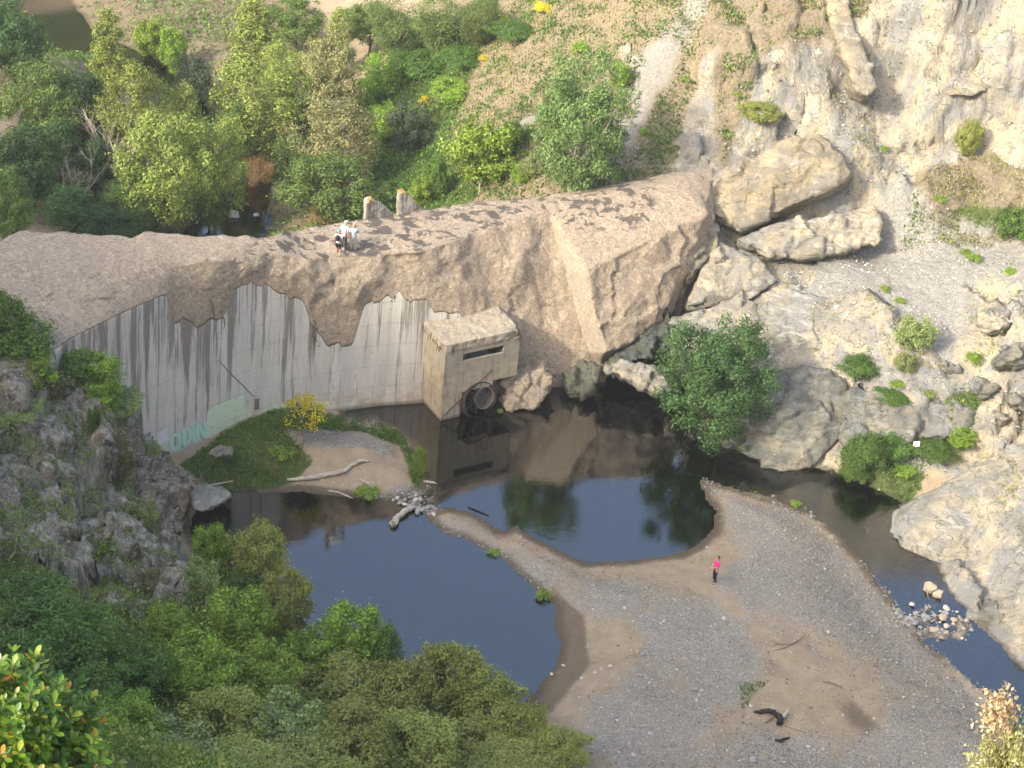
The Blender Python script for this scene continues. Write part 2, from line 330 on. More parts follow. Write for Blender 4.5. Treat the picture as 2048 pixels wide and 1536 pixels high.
# long low swells and flood channels across the bar
swl = np.sin((XY[:, 0]*.55+XY[:, 1]*.8)*1.1+fbm(np.c_[XY, XY[:, :1]*0], .3, 2)*3)*.05
Hh = Hh+swl*land*(1-rk)*(XY[:, 1] < 86)*(XY[:, 1] > 58)
Hh = np.where((wd < -.02) & (Hh < .015) & (shoal < .05), .015, Hh)
HG = Hh.reshape(ny, nx)
def tz(x, y):
    i = int(np.clip(np.searchsorted(GX, x)-1, 0, nx-2)); j = int(np.clip(np.searchsorted(GY, y)-1, 0, ny-2))
    a = (x-GX[i])/(GX[i+1]-GX[i]); b = (y-GY[j])/(GY[j+1]-GY[j])
    return float((HG[j, i]*(1-a)+HG[j, i+1]*a)*(1-b)+(HG[j+1, i]*(1-a)+HG[j+1, i+1]*a)*b)
def hit(px, py, hc=0.):
    """first point along a sight line lying hc above the ground"""
    d = ray(px, py); t = 6.; o = np.array([0, 0, CH])
    while t < 330:
        p = o+d*t
        if p[1] > 40 or hc < 0:
            if p[2]-hc <= max(tz(p[0], p[1]), 0 if hc >= 0 else -9): break
        t += .25
    for k in range(12):
        t2 = t-.25*.5**k; p2 = o+d*t2
        if p2[2]-hc <= max(tz(p2[0], p2[1]), 0): t = t2
    p = o+d*t; return np.array([p[0], p[1], max(tz(p[0], p[1]), 0.)])
idx = np.arange(nx*ny).reshape(ny, nx)
F = np.stack([idx[:-1, :-1], idx[:-1, 1:], idx[1:, 1:], idx[1:, :-1]], -1).reshape(-1, 4)
# rock faces also step sideways, so that they are not a smooth sheet
gy, gx = np.gradient(HG, GY, GX); nrm = np.stack([-gx, -gy, np.ones_like(gx)], -1); nrm /= np.linalg.norm(nrm, axis=-1)[..., None]
nrm = nrm.reshape(-1, 3); steep = sst(.95, .6, nrm[:, 2])
side = (fbm(np.c_[XY, Hh], .9, 4)*.28+0*rk)*rk*steep; side[fsel] += (facet(np.c_[XY, Hh][fsel], 2.2, 2)*.5*steep[fsel]); side[fsel] += (facet(np.c_[XY*1.2, Hh*.5][fsel], 2.2, 5)*1.2+facet(np.c_[XY*1.3, Hh*.6][fsel], 1., 6)*.25)*rock_l[fsel]
V = np.c_[XY, Hh]+nrm*side[:, None]
gme = mesh_np('ground', V, F, True)
set_attr(gme, 'ka', np.stack([gravel, wet, veg], 1))
set_attr(gme, 'kb', np.stack([mx(rock_r, mx(rock_l, 0)), pathm, dry], 1))
set_attr(gme, 'kc', np.stack([rock_l, scree, farY], 1))
del Z3, bed, rough, side

def rock_nodes(b, p, tint=None):
    n1 = b.noise(p, .35, 5, .6, .6); n2 = b.noise(p, 1.6, 6, .65, .3); n3 = b.noise(p, 7, 5, .7)
    st = b.mapv(p, (1.4, 1.2, .35), (0, .5, .3)); n4 = b.noise(st, 1.3, 6, .65, .4)
    c = b.ramp(n1, [(.3, (.17, .165, .14)), (.42, (.245, .24, .215)), (.5, (.33, .30, .235)), (.6, (.42, .37, .27)), (.68, (.25, .255, .25))])
    c = b.mix(b.step(n4, .52, .72), c, (.40, .345, .23)); c = b.mix(b.math('MULTIPLY', b.step(b.noise(b.mapv(p, (1, .8, .5), (0, .4, .2)), .45, 5, .65, .5), .50, .58), .8), c, (.235, .24, .24))
    c = b.mix(b.step(n2, .56, .74), c, (.48, .465, .42))
    c = b.mix(b.step(n2, .46, .30), c, (.19, .175, .145))
    c = b.mix(b.math('MULTIPLY', n3, .5), c, (.16, .15, .13), 'MULTIPLY') if False else c
    cq = b.noise(b.mapv(p, (1.2, .8, .5), (0, .6, .3)), .55, 5, .55, .9); cr2 = b.noise(b.mapv(p, (.5, .9, 1.5), (.3, -.5, 1)), .7, 4, .5, .7)
    ck = b.math('MAXIMUM', b.step(b.math('ABSOLUTE', b.math('SUBTRACT', cq, .5)), .009, .001), b.step(b.math('ABSOLUTE', b.math('SUBTRACT', cr2, .52)), .008, .001))
    ck = b.math('MULTIPLY', ck, b.step(n2, .44, .54)); c = b.mix(b.math('MULTIPLY', ck, .75), c, (.11, .10, .08))
    c = b.mix(1., c, (.9, .885, .85), 'MULTIPLY'); sp = b.step(b.noise(p, 22, 2), .62, .72); c = b.mix(b.math('MULTIPLY', sp, .45), c, (.52, .50, .45))
    h = b.math('ADD', b.math('MULTIPLY', n2, .6), b.math('ADD', b.math('MULTIPLY', n4, .5), b.math('ADD', b.math('MULTIPLY', n3, .14), b.math('MULTIPLY', ck, -.12))))
    return c, h
def ground_mat():
    b = NB('valley ground'); p = b.pos(); A = b.attr('ka'); B = b.attr('kb'); C = b.attr('kc')
    nb = b.noise(p, 1.1, 5, .65); nf = b.noise(p, 5.5, 5, .7); vf = b.noise(p, 17, 3, .7)
    def edge(m, w=.35): return b.step(b.math('ADD', m, b.math('MULTIPLY', b.math('SUBTRACT', nf, .5), 1.1)), .5-w/2, .5+w/2)
    sand = b.ramp(nb, [(.3, (.25, .195, .125)), (.55, (.32, .25, .165)), (.75, (.365, .295, .20))])
    sand = b.mix(b.step(vf, .60, .70), sand, (.15, .12, .085))
    # gravel: each stone its own grey
    vc = b.vor(p, 10, 'F1', 'Color'); vs = b.xyz(vc); vd = b.vor(p, 10)
    vc2 = b.xyz(b.vor(p, 24, 'F1', 'Color'))
    g = b.ramp(vs[0], [(0, (.21, .192, .155)), (.35, (.275, .25, .205)), (.8, (.33, .30, .245)), (.96, (.42, .385, .32)), (1, (.6, .56, .48))])
    g2 = b.ramp(vc2[1], [(0, (.21, .19, .155)), (.6, (.29, .265, .22)), (.95, (.36, .335, .28)), (1, (.55, .52, .45))])
    g = b.mix(.5, g, g2); g = b.mix(b.math('MULTIPLY', b.step(vd, .45, .75), .2), g, (.10, .095, .085))
    g = b.mix(b.step(nb, .56, .75), g, (.27, .235, .18))
    few = b.step(vs[1], .955, .985); sand = b.mix(b.math('MULTIPLY', few, b.step(vd, .5, .3)), sand, (.42, .41, .38))
    c = b.mix(b.step(b.math('ADD', A[0], b.math('ADD', b.math('MULTIPLY', b.math('SUBTRACT', b.noise(b.mapv(p, (1, .6, 1), (0, 0, .6)), .5, 6, .68), .5), 2.4), b.math('MULTIPLY', b.math('SUBTRACT', vf, .5), 1.6))), .30, .95), sand, g)
    c = b.mix(b.math('MULTIPLY', edge(A[1], .7), .75), c, b.mix(nf, (.075, .058, .038), (.125, .095, .063)))
    far = b.ramp(nb, [(.35, (.13, .10, .065)), (.55, (.20, .155, .105)), (.68, (.09, .11, .04))])
    c = b.mix(edge(C[2]), c, far)
    gr = b.ramp(nf, [(.3, (.04, .055, .015)), (.5, (.075, .105, .028)), (.7, (.14, .135, .055))])
    gr = b.mix(b.step(nb, .6, .72), gr, (.20, .15, .09))
    rc, rh = rock_nodes(b, p)
    # the left crag is darker schist with lichen
    rl = b.noise(b.mapv(p, (2.2, 2.2, .7), (.1, -.35, 0)), 1.2, 6, .7, .5)
    lc = b.ramp(rl, [(.34, (.055, .047, .033)), (.44, (.165, .145, .105)), (.56, (.28, .26, .20)), (.68, (.40, .40, .34))])
    lc = b.mix(b.step(b.noise(p, 4.5, 5, .75), .55, .66), lc, (.40, .40, .34))
    lc = b.mix(b.math('MULTIPLY', b.step(b.noise(p, 1.0, 4), .58, .68), .5), lc, (.20, .13, .08))
    rc = b.mix(C[0], rc, lc)
    dg = b.ramp(nf, [(.3, (.085, .08, .04)), (.45, (.16, .13, .08)), (.6, (.235, .19, .125)), (.72, (.105, .12, .05))])
    sc_ = b.mix(b.step(vs[0], .2, .8), (.20, .185, .145), (.34, .32, .27))
    c = b.mix(edge(B[0]), c, rc)
    c = b.mix(b.math('MULTIPLY', edge(C[1]), .8), c, b.mix(b.step(nb, .4, .6), sc_, (.22, .20, .16)))
    c = b.mix(b.math('MULTIPLY', edge(B[2]), .85), c, dg)
    c = b.mix(edge(A[2]), c, gr)
    pc = b.mix(b.step(vs[1], .1, .9), (.225, .215, .185), (.30, .29, .255))
    c = b.mix(edge(B[1], .6), c, pc)
    z = b.xyz(p)[2]; c = b.mix(b.step(z, -.03, -.75), c, (.016, .014, .008))  # dark silt bed; darkening with depth stands in for light the water absorbs
    c = b.mix(b.math('MULTIPLY', b.step(z, .10, .01), .6), c, (.06, .047, .03))
    hs = b.math('ADD', b.math('MULTIPLY', nf, .25), b.math('MULTIPLY', b.math('SUBTRACT', 1., vd), b.math('MULTIPLY', A[0], .35)))
    h = b.mix(B[0], hs, b.math('MULTIPLY', rh, 1.4))
    return b.fin(c, .95, b.bump(h, .8, .35), .15)
M_ground = ground_mat()
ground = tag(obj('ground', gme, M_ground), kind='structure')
# ------------------------------------------------------------------ water
def water_mat():
    b = NB('still river water'); t = b.t; p = b.pos(); t.nodes.remove(b.b)
    n = b.math('ADD', b.math('MULTIPLY', b.noise(b.mapv(p, (1, 2.2, 1), (0, 0, .15)), 1.5, 3, .5), .35), b.math('MULTIPLY', b.noise(b.mapv(p, (1, 2.6, 1), (0, 0, .2)), 5.5, 2, .5), .12))
    calm = b.step(b.noise(p, .10, 2), .35, .65)
    bm = b.n('Bump'); bm.inputs['Distance'].default_value = .05; b.put(bm.inputs['Strength'], b.math('ADD', .10, b.math('MULTIPLY', calm, .16))); b.put(bm.inputs['Height'], n)
    gl = b.n('BsdfGlossy'); gl.inputs['Roughness'].default_value = .02; gl.inputs['Color'].default_value = (.96, .98, 1, 1); b.put(gl.inputs['Normal'], bm.outputs[0])
    tr = b.n('BsdfTransparent'); tr.inputs['Color'].default_value = (.36, .36, .27, 1)
    fr = b.n('Fresnel'); fr.inputs['IOR'].default_value = 2.15; b.put(fr.inputs['Normal'], bm.outputs[0])
    mx_ = b.n('MixShader'); b.put(mx_.inputs[0], fr.outputs[0]); t.links.new(tr.outputs[0], mx_.inputs[1]); t.links.new(gl.outputs[0], mx_.inputs[2])
    t.links.new(mx_.outputs[0], b.out.inputs['Surface']); return b.m
me = mesh_np('water', [(-60, 50, 0), (45, 50, 0), (45, 185, 0), (-60, 185, 0)], [[0, 1, 2, 3]])
tag(obj('water', me, water_mat()), kind='structure')
# ================================================================== RUINED DAM
_A = [(-27, 68.), (-24, 72.6), (-21.5, 78.), (-19.5, 82.)]+[tuple(G(*q, 0)[:2]) for q in [(350,925),(430,893),(500,864),(580,843),(660,826),(750,812),(848,806)]]
_A += [(-1.5, 94.7), (1.5, 95.7), (3.5, 96.3), (6.5, 97.6), (10, 99)]
_A = np.array(_A)
def WY(x):
    return sum(np.interp(x+d, _A[:, 0], _A[:, 1]) for d in (-.8, -.4, 0, .4, .8))/5
BAT = .12
def on_wall(px, py):
    d = ray(px, py); lo, hi = 60., 160.; o = np.array([0, 0, CH])
    for t in np.arange(70, 140, .5):
        p = o+d*t
        if p[1] > WY(p[0])+BAT*max(p[2], 0): break
    lo, hi = t-.5, t
    for k in range(30):
        m = (lo+hi)/2; p = o+d*m
        if p[1] > WY(p[0])+BAT*max(p[2], 0): hi = m
        else: lo = m
    return p
def curve(l, f): 
    P = np.array([f(q) for q in l]); return P[np.argsort(P[:, 0])]
_B = curve([(60,735),(140,678),(200,648),(270,615),(338,586),(344,652),(400,640),(452,620),(458,598),(470,572),(490,566),(540,572),(562,578),(590,602),(615,632),(632,650),(650,684),(705,686),(722,640),(730,606),(800,596),(850,600),(905,622),(960,660),(1010,740),(1060,790),(1130,795),(1190,790)], lambda q: on_wall(*q))
_C = curve([(-80,600,11.6),(0,560,11.5),(150,545,11.3),(300,532,11.1),(450,525,10.5),(560,530,9.8),(620,520,9.3),(700,515,9.0),(820,513,9.0),(880,492,9),(960,462,9),(1040,442,9.1),(1100,424,9.2),(1180,418,9.2)], lambda q: G(*q))
_D = curve([(-100,505,11.6),(0,490,11.5),(40,465,11.6),(160,470,11.5),(250,478,11.3),(265,483,11.2),(290,466,11.2),(400,474,10.8),(540,476,10.2),(600,462,9.6),(740,440,9.3),(830,425,9.2),(950,408,9.2),(1095,394,9.3),(1200,386,9.4)], lambda q: G(*q))
XL = np.arange(-31, 5.6, .12)
def smooth1(v, k=3): return np.convolve(np.pad(v, k, 'edge'), np.ones(2*k+1)/(2*k+1), 'valid')
fy = np.array([WY(x) for x in XL]); bz = smooth1(np.interp(XL, _B[:, 0], _B[:, 2]), 1)
cy = smooth1(np.interp(XL, _C[:, 0], _C[:, 1]), 4); cz = smooth1(np.interp(XL, _C[:, 0], _C[:, 2]), 4)
dy = np.interp(XL, _D[:, 0], _D[:, 1]); dz = np.interp(XL, _D[:, 0], _D[:, 2])
bz = bz+fbm(np.c_[XL, XL*0, XL*0+3], 1.6, 5)*.7*sst(-18.5, -17, XL)+(np.floor(fbm(np.c_[XL, XL*0, XL*0+8], .8, 1)*4)/4)*.5*sst(-17.5, -16, XL); bz = np.minimum(bz, cz-.25); cy = np.maximum(cy, fy+BAT*bz+.5)
NW, NR, NC, NB_ = 70, 46, 22, 24
rows = []; rk_ = []; wall_ = []; crest_ = []
one = np.ones_like(XL); tw = 0
for i in range(NW):
    t = i/(NW-1); rows.append(np.c_[XL, fy+BAT*np.maximum(-2+(bz+2)*t, 0), -2+(bz+2)*t]); rk_.append(0*one); wall_.append(one); crest_.append(0*one)
for i in range(1, NR):
    t = i/(NR-1)
    # broken face: steep scoop low down, easing onto the crest
    h = 1-(1-t)**1.35; fb = fy+BAT*bz; y = fb+(cy-fb)*(t**1.15); z = bz+(cz-bz)*h
    lip = .02*np.exp(-t*14)
    rows.append(np.c_[XL, y+lip, z]); rk_.append(one*min(1, t*2.5)); wall_.append(0*one); crest_.append(one*sst(.86, 1.05, np.array([t]))[0])
for i in range(1, NC):
    t = i/(NC-1); rows.append(np.c_[XL, cy+(dy-cy)*t, cz+(dz-cz)*t+.12*np.sin(t*3.14)]); rk_.append(one*.4*(1-.6*t)); wall_.append(0*one); crest_.append(one)
for i in range(1, NB_):
    t = i/(NB_-1); rows.append(np.c_[XL, dy+1.2*t, dz+(-1.5-dz)*t]); rk_.append(one*.3); wall_.append(0*one); crest_.append(0*one)
V = np.concatenate(rows); n = len(XL); m = len(rows); RK = np.concatenate(rk_); WA = np.concatenate(wall_); CR = np.concatenate(crest_)
id2 = np.arange(n*m).reshape(m, n)
F = np.stack([id2[:-1, :-1], id2[:-1, 1:], id2[1:, 1:], id2[1:, :-1]], -1).reshape(-1, 4)
lefty = sst(-12, -16, V[:, 0])
big = fbm(V, .35, 3)*.62*(1-.55*lefty)+fbm(V, 1.7, 3, True)*.07+facet(V, 1.7, 4)*.16+fbm(V, 3.2, 2)*.03
V[:, 1] += -RK*big*.9*(1-.5*CR); V[:, 2] += RK*big*.5*(1-.4*CR)
# long shallow flutes running down the broken middle
mid = sst(-9, -5, V[:, 0])*RK*(1-CR); V[:, 1] += mid*fbm(np.c_[V[:, 0]*1.0+V[:, 2]*.35, V[:, 2]*.18, V[:, 1]*0], .7, 3, True)*.26
V[:, 2] += CR*(fbm(V, .8, 3)*.10+(fbm(V, .35, 2, True)*.12))
# ragged back edge
be = np.repeat(0, 1); k0 = (NW+NR-1+NC-1-1)*n
for r_ in (0, 1, 2):
    s_ = slice(k0-n*r_, k0-n*r_+n); jag = fbm(np.c_[XL, XL*0, XL*0+5], 1.1, 4, True); V[s_, 2] += (jag*.12)*(1-.3*r_)
dam = tag(empty('dam', (-6, 94, 0)), 'long broken concrete dam wall with rough tan top and water-streaked smooth grey face', 'dam')
me = mesh_np('concrete_block', V, F, True)
arc = np.cumsum(np.r_[0, np.hypot(np.diff(XL), np.diff(fy))])
set_attr(me, 'kd', np.stack([WA, CR*sst(-16.5, -13.5, V[:, 0])*.999, np.tile(arc, m)/50], 1))
def concrete_mat(name='weathered dam concrete'):
    b = NB(name); p = b.pos(); K = b.attr('kd'); z = b.xyz(p)[2]; s = b.math('MULTIPLY', K[2], 50.)
    cx = b.n('CombineXYZ'); b.put(cx.inputs[0], s); b.put(cx.inputs[1], z); uv = cx.outputs[0]
    nz = b.noise(p, .5, 4); nf = b.noise(p, 3.2, 6, .8); sp = b.noise(b.mapv(p, (1, 1, .8)), 7, 4, .8); ag = b.xyz(b.vor(p, 9, 'F1', 'Color')); big_ = b.noise(p, .16, 3)
    ro = b.ramp(nf, [(.28, (.24, .188, .136)), (.44, (.36, .29, .215)), (.6, (.45, .37, .275)), (.75, (.55, .465, .355))])
    ro = b.mix(b.step(nz, .38, .62), ro, b.mix(.45, ro, (.37, .305, .23)))
    ro = b.mix(.5, ro, b.ramp(ag[0], [(0, (.5, .48, .45)), (.3, (1., .98, .95)), (.85, (1.2, 1.17, 1.13)), (1, (1.7, 1.65, 1.55))]), 'MULTIPLY')
    ro = b.mix(b.math('MULTIPLY', b.step(sp, .60, .72), .65), ro, (.60, .54, .43)); ro = b.mix(b.math('MULTIPLY', b.step(sp, .42, .30), .75), ro, (.11, .085, .06))
    # lift lines and panel joints
    def line(v, step_, w_, off=0.):
        f = b.math('FRACT', b.math('DIVIDE', b.math('ADD', v, off), step_)); return b.math('ADD', b.step(f, w_, 0.), b.step(f, 1-w_, 1.))
    hl = line(b.math('ADD', z, b.math('MULTIPLY', b.noise(uv, .3, 2), .08)), 1.27, .022); vl = b.math('MULTIPLY', line(s, 2.9, .006, .6), b.math('MULTIPLY', b.step(b.noise(uv, .7, 2), .5, .6), .6))
    # runs of water: stretched along z
    n1 = b.noise(b.mapv(uv, (1.5, .05, 1)), 1.0, 7, .78, .15); n2 = b.noise(b.mapv(uv, (6.5, .20, 1), loc=(3, 0, 0)), 1.0, 4, .7)
    n3 = b.noise(b.mapv(uv, (.55, .10, 1), loc=(7, 3, 0)), 1., 3); blot = b.noise(uv, 1.6, 6, .75)
    w_ = b.ramp(n3, [(.3, (.43, .40, .34)), (.5, (.54, .51, .44)), (.7, (.42, .405, .37))])
    w_ = b.mix(b.math('MULTIPLY', b.step(n2, .5, .7), .55), w_, (.68, .64, .55))
    top = b.step(z, -1, 11); dk = b.step(b.math('ADD', n1, b.math('MULTIPLY', top, .10)), .545, .63)
    w_ = b.mix(b.math('MULTIPLY', dk, .85), w_, (.165, .142, .112))
    w_ = b.mix(b.math('MULTIPLY', b.step(b.math('ADD', n2, b.math('MULTIPLY', blot, .5)), .86, .98), .65), w_, (.12, .11, .095))
    w_ = b.mix(b.math('MULTIPLY', b.step(n1, .44, .38), .4), w_, (.33, .25, .185))
    low = b.step(z, 1.7, .4); w_ = b.mix(b.math('MULTIPLY', low, b.step(blot, .42, .6)), w_, (.40, .33, .24))
    w_ = b.mix(b.math('MULTIPLY', b.step(z, .35, .05), .7), w_, (.10, .08, .05))
    w_ = b.mix(b.math('MULTIPLY', b.step(sp, .62, .72), .25), w_, (.2, .18, .15))
    w_ = b.mix(b.math('MULTIPLY', hl, b.math('MULTIPLY', b.step(blot, .42, .56), .5)), w_, (.20, .175, .14)); w_ = b.mix(b.math('MULTIPLY', vl, .5), w_, (.2, .18, .15))
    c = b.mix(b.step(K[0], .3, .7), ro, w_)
    # dark crusts of old lichen and tar on the walkable crest
    cr = b.step(b.math('ADD', b.noise(b.mapv(p, (1, 1.3, 1)), 1.25, 5, .6, .3), b.math('MULTIPLY', big_, .12)), .578, .60)
    c = b.mix(b.math('MULTIPLY', cr, b.math('MULTIPLY', b.step(K[1], .55, .95), .9)), c, b.mix(nf, (.075, .065, .058), (.14, .12, .10)))
    h = b.math('ADD', b.math('MULTIPLY', b.math('ADD', nf, b.math('ADD', b.math('MULTIPLY', sp, .6), b.math('MULTIPLY', ag[1], .12))), b.math('SUBTRACT', 1.05, K[0])), b.math('MULTIPLY', hl, b.math('MULTIPLY', K[0], -.07)))
    return b.fin(c, .93, b.bump(h, .9, .2), .2)
M_con = concrete_mat()
child('concrete_block', me, M_con, dam)

def hullmesh(hulls, vox=.2, sm=2):
    bm = bmesh.new()
    for pts in hulls:
        vs = [bm.verts.new(tuple(map(float, p))) for p in pts]
        bmesh.ops.convex_hull(bm, input=vs)
    bmesh.ops.recalc_face_normals(bm, faces=bm.faces)
    me = bpy.data.meshes.new('t'); bm.to_mesh(me); bm.free()
    def f(o):
        a = o.modifiers.new('r', 'REMESH'); a.mode = 'VOXEL'; a.voxel_size = vox
        if sm: s = o.modifiers.new('s', 'SMOOTH'); s.iterations = sm; s.factor = .5
    return applied(me, f)
def rockmesh(name, hulls, vox=.2, amp=.3, fr=.5, sm=0, seed=0, squash=(1, 1, 1)):
    me = hullmesh(hulls, vox, sm); me.name = name; V = verts(me); N = vnorm(me); q = (V+seed*7.7)*np.array(squash)
    q = np.c_[q[:, 0]*.8+q[:, 2]*.6, q[:, 1], -q[:, 0]*.6+q[:, 2]*.8]*np.array([1, 1, 1.5])
    d = (fbm(q, fr, 3, True)-.3)*amp*.8+(fbm(q, fr*2.7, 3, True)-.3)*amp*.35+fbm(V, fr*7, 3)*amp*.12
    # steps like split beds
    d = d*.45+facet(q, 1.1/fr, seed)*amp*1.5+facet(q, .38/fr, seed+1)*amp*.6
    setv(me, V+N*d[:, None])
    for p_ in me.polygons: p_.use_smooth = True
    return me
def DP(l): return [D(*q) for q in l]
# right-hand block, a step forward of the first
hb = [G(1092,402,9.3), G(1200,386,9.5), G(1245,374,9.8), G(1330,362,10.2), G(1372,360,10.1), G(1104,432,9.2), G(1135,440,9.1), G(1225,432,9.1), G(1300,410,9.5), G(1385,393,9.8), G(1412,425,9.3),
      *DP([(1138,545,98.3),(1168,640,97.7),(1203,716,96.9),(1172,545,97.0),(1190,620,96.4),(1216,706,95.9),(1252,694,96.6),(1300,655,97.9),(1332,625,98.7),(1325,560,99.6),(1380,500,101.),(1415,470,102.2),(1430,440,103.)])]
back = [np.array([1.2, 101.5, -1]), np.array([1.4, 103, 9.]), np.array([11.5, 108, 3]), np.array([11, 107.6, 9.6]), np.array([11, 104, 2]), np.array([5., 99, -1]), np.array([6., 98.5, .5])]
me = hullmesh([hb+back], .14, 2); V = verts(me); N = vnorm(me)
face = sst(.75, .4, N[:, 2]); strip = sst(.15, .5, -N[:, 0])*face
d = (fbm(V, .35, 3)*.5+facet(V, 1.9, 5)*.2+fbm(V, 2.2, 3, True)*.06+fbm(V, 6, 2)*.03)*(1-.8*strip)*(.35+.65*face)
flu = fbm(np.c_[V[:, 0]+V[:, 2]*.4, V[:, 2]*.2, V[:, 1]*0], .7, 3, True)*.14*face*(1-strip)
setv(me, V+N*(d-flu)[:, None])
for p_ in me.polygons: p_.use_smooth = True
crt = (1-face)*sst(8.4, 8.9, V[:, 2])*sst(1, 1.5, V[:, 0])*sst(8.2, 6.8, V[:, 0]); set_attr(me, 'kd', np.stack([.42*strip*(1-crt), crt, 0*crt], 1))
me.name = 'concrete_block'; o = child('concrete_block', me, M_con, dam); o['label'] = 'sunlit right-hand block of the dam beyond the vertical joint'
# fins on the upstream edge
for (x0, x1, xt, yt, yb) in ((731, 762, 733, 409, 448), (797, 828, 803, 401, 440)):
    zb = 9.0; a = G(x0, yb, zb); e = G(x1+14, yb-12, zb); h = 1.55 if x0 < 740 else 1.75; u = (e-a)/np.linalg.norm(e-a); L = np.linalg.norm(e-a)
    nrm_ = np.array([-u[1], u[0], 0])*.34; prof = [(0, -1.2), (2.2, -1.2), (2.2, -.05), (1.5, h*.36), (1.05, h*.66), (.75, h*.76), (.38, h*.98), (0, h*.97)] if x0 < 740 else [(0, -1.2), (2.1, -1.2), (2.1, -.05), (1.3, h*.36), (.45, h*.95), (.2, h*1.02), (0, h*.95)]
    V = [a+u*s_+np.array([0, 0, z_])+k*nrm_ for k in (0, 1) for s_, z_ in prof]; k7 = len(prof)
    F = [tuple(range(k7))[::-1], tuple(range(k7, 2*k7))]+[(i, (i+1) % k7, (i+1) % k7+k7, i+k7) for i in range(k7)]
    mb = MB().add(V, F); bm = bmesh.new(); bm.from_mesh(mb.mesh('fin')); bmesh.ops.recalc_face_normals(bm, faces=bm.faces)
    me = bpy.data.meshes.new('t'); bm.to_mesh(me); bm.free()
    def f(o_):
        r_ = o_.modifiers.new('r', 'REMESH'); r_.mode = 'VOXEL'; r_.voxel_size = .07
    me = applied(me, f); V = verts(me); N = vnorm(me); setv(me, V+N*(fbm(V, 2, 3)*.08)[:, None]); me.name = 'buttress_fin'
    set_attr(me, 'kd', np.stack([.6+0*V[:, 0], 0*V[:, 0], V[:, 0]/50], 1))
    child('buttress_fin', me, M_con, dam)
    tp = V[V[:, 2] > zb+h*.88]
    me2 = MB(); 
    for k in range(6):
        c = tp[rng.integers(len(tp))]+rng.normal(size=3)*.02; me2.tube([c-[0, 0, .03], c+[0, 0, .05]], [.08, .05], 6)
    lm = NB('orange lichen'); child('lichen', me2.mesh('lichen'), lm.fin((.52, .27, .05), .9), dam)

# ------------------------------------------------ paint on the wall
def wall_off(x, z, off=.02):
    e = .05; t = np.array([2*e, WY(x+e)-WY(x-e)]); t /= np.linalg.norm(t); nn = np.array([t[1], -t[0]])
    return np.array([x+nn[0]*off, WY(x)+BAT*max(z, 0)+nn[1]*off, z])
def wall_patch(name, poly, mat, off=.015):
    P = np.array([on_wall(*q)[[0, 2]] for q in poly]); xs = np.arange(P[:, 0].min()+.02, P[:, 0].max(), .08); mb = MB(); prev = None
    for x in xs:
        zs = []
        for k in range(len(P)):
            a, b_ = P[k], P[(k+1) % len(P)]
            if (a[0] > x) != (b_[0] > x): zs.append(a[1]+(b_[1]-a[1])*(x-a[0])/(b_[0]-a[0]))
        if len(zs) < 2: prev = None; continue
        cur = (x, min(zs)+fbm([[x*3, 0, 1]], 1, 2)[0]*.03, max(zs))
        if prev is not None:
            V = [wall_off(prev[0], prev[1], off), wall_off(x, cur[1], off), wall_off(x, cur[2], off), wall_off(prev[0], prev[2], off)]; mb.add(V, [(0, 1, 2, 3)])
        prev = cur
    return child(name, mb.mesh(name), mat, dam)
def paint(name, c, thr=.5):
    b = NB(name); p = b.pos(); n = b.noise(p, 3.5, 5, .7); n2 = b.noise(b.mapv(p, (3, 3, .4)), 1.5, 4)
    z = b.xyz(p)[2]; f = b.math('FRACT', b.math('DIVIDE', z, 1.27)); l = b.math('ADD', b.step(f, .02, 0.), b.step(f, .98, 1.))
    col = b.mix(b.step(n, .52, .70), c, tuple(x*.72 for x in c)); col = b.mix(b.math('MULTIPLY', b.step(n2, .58, .7), .35), col, (.36, .32, .24)); col = b.mix(b.math('MULTIPLY', l, .6), col, (.25, .25, .2))
    return b.fin(col, .85, None, .2)
M_p1 = paint('faded pale green paint', (.54, .62, .43)); M_p2 = paint('white paint', (.58, .58, .56)); M_p3 = NB('mint spray paint').fin((.38, .66, .49), .8)
wall_patch('paint_patch', [(413,836),(415,819),(433,810),(488,789),(490,817),(505,819),(505,861),(452,872),(437,871),(412,877)], M_p1)
wall_patch('paint_patch', [(522,817),(550,807),(610,800),(658,803),(658,812),(620,828),(560,846),(523,851)], M_p1)
wall_patch('paint_patch', [(314,866),(337,854),(338,880),(314,894)], M_p2)
def stroke(mb, pts, w_=.14, closed=False):
    P = [on_wall(*q)[[0, 2]] for q in pts]
    Q = []
    for a, b_ in zip(P[:-1], P[1:]):
        k = max(1, int(np.linalg.norm(b_-a)/.12)); Q += [a+(b_-a)*i/k for i in range(k)]
    Q.append(P[-1]); Q = np.array(Q); V = []; F = []
    for i in range(len(Q)):
        t = Q[min(i+1, len(Q)-1)]-Q[max(i-1, 0)]; t /= np.linalg.norm(t)+1e-9; nn = np.array([-t[1], t[0]])*w_/2
        for s_ in (1, -1): V.append(wall_off(Q[i][0]+s_*nn[0], Q[i][1]+s_*nn[1], .03))
        if i: F.append((2*i-2, 2*i-1, 2*i+1, 2*i))
    mb.add(V, F)
mb = MB()
stroke(mb, [(351+8.7*math.cos(t)-2.2*math.sin(t)*-1*.3, 883+14.5*math.sin(t)-2.5*math.cos(t)) for t in np.linspace(0, 6.4, 26)])
stroke(mb, [(367,859),(369,889)]); stroke(mb, [(366,861),(374,857),(380,863),(381,873),(377,884),(368,891)])
stroke(mb, [(387,854),(388,884)]); stroke(mb, [(386,846),(386.6,849)], .2)
stroke(mb, [(396,879),(394,849),(395,848),(411,875),(412,876),(410,843)])
child('graffiti', mb.mesh('graffiti'), M_p3, dam)['label'] = 'mint green spray painted word ODIN'

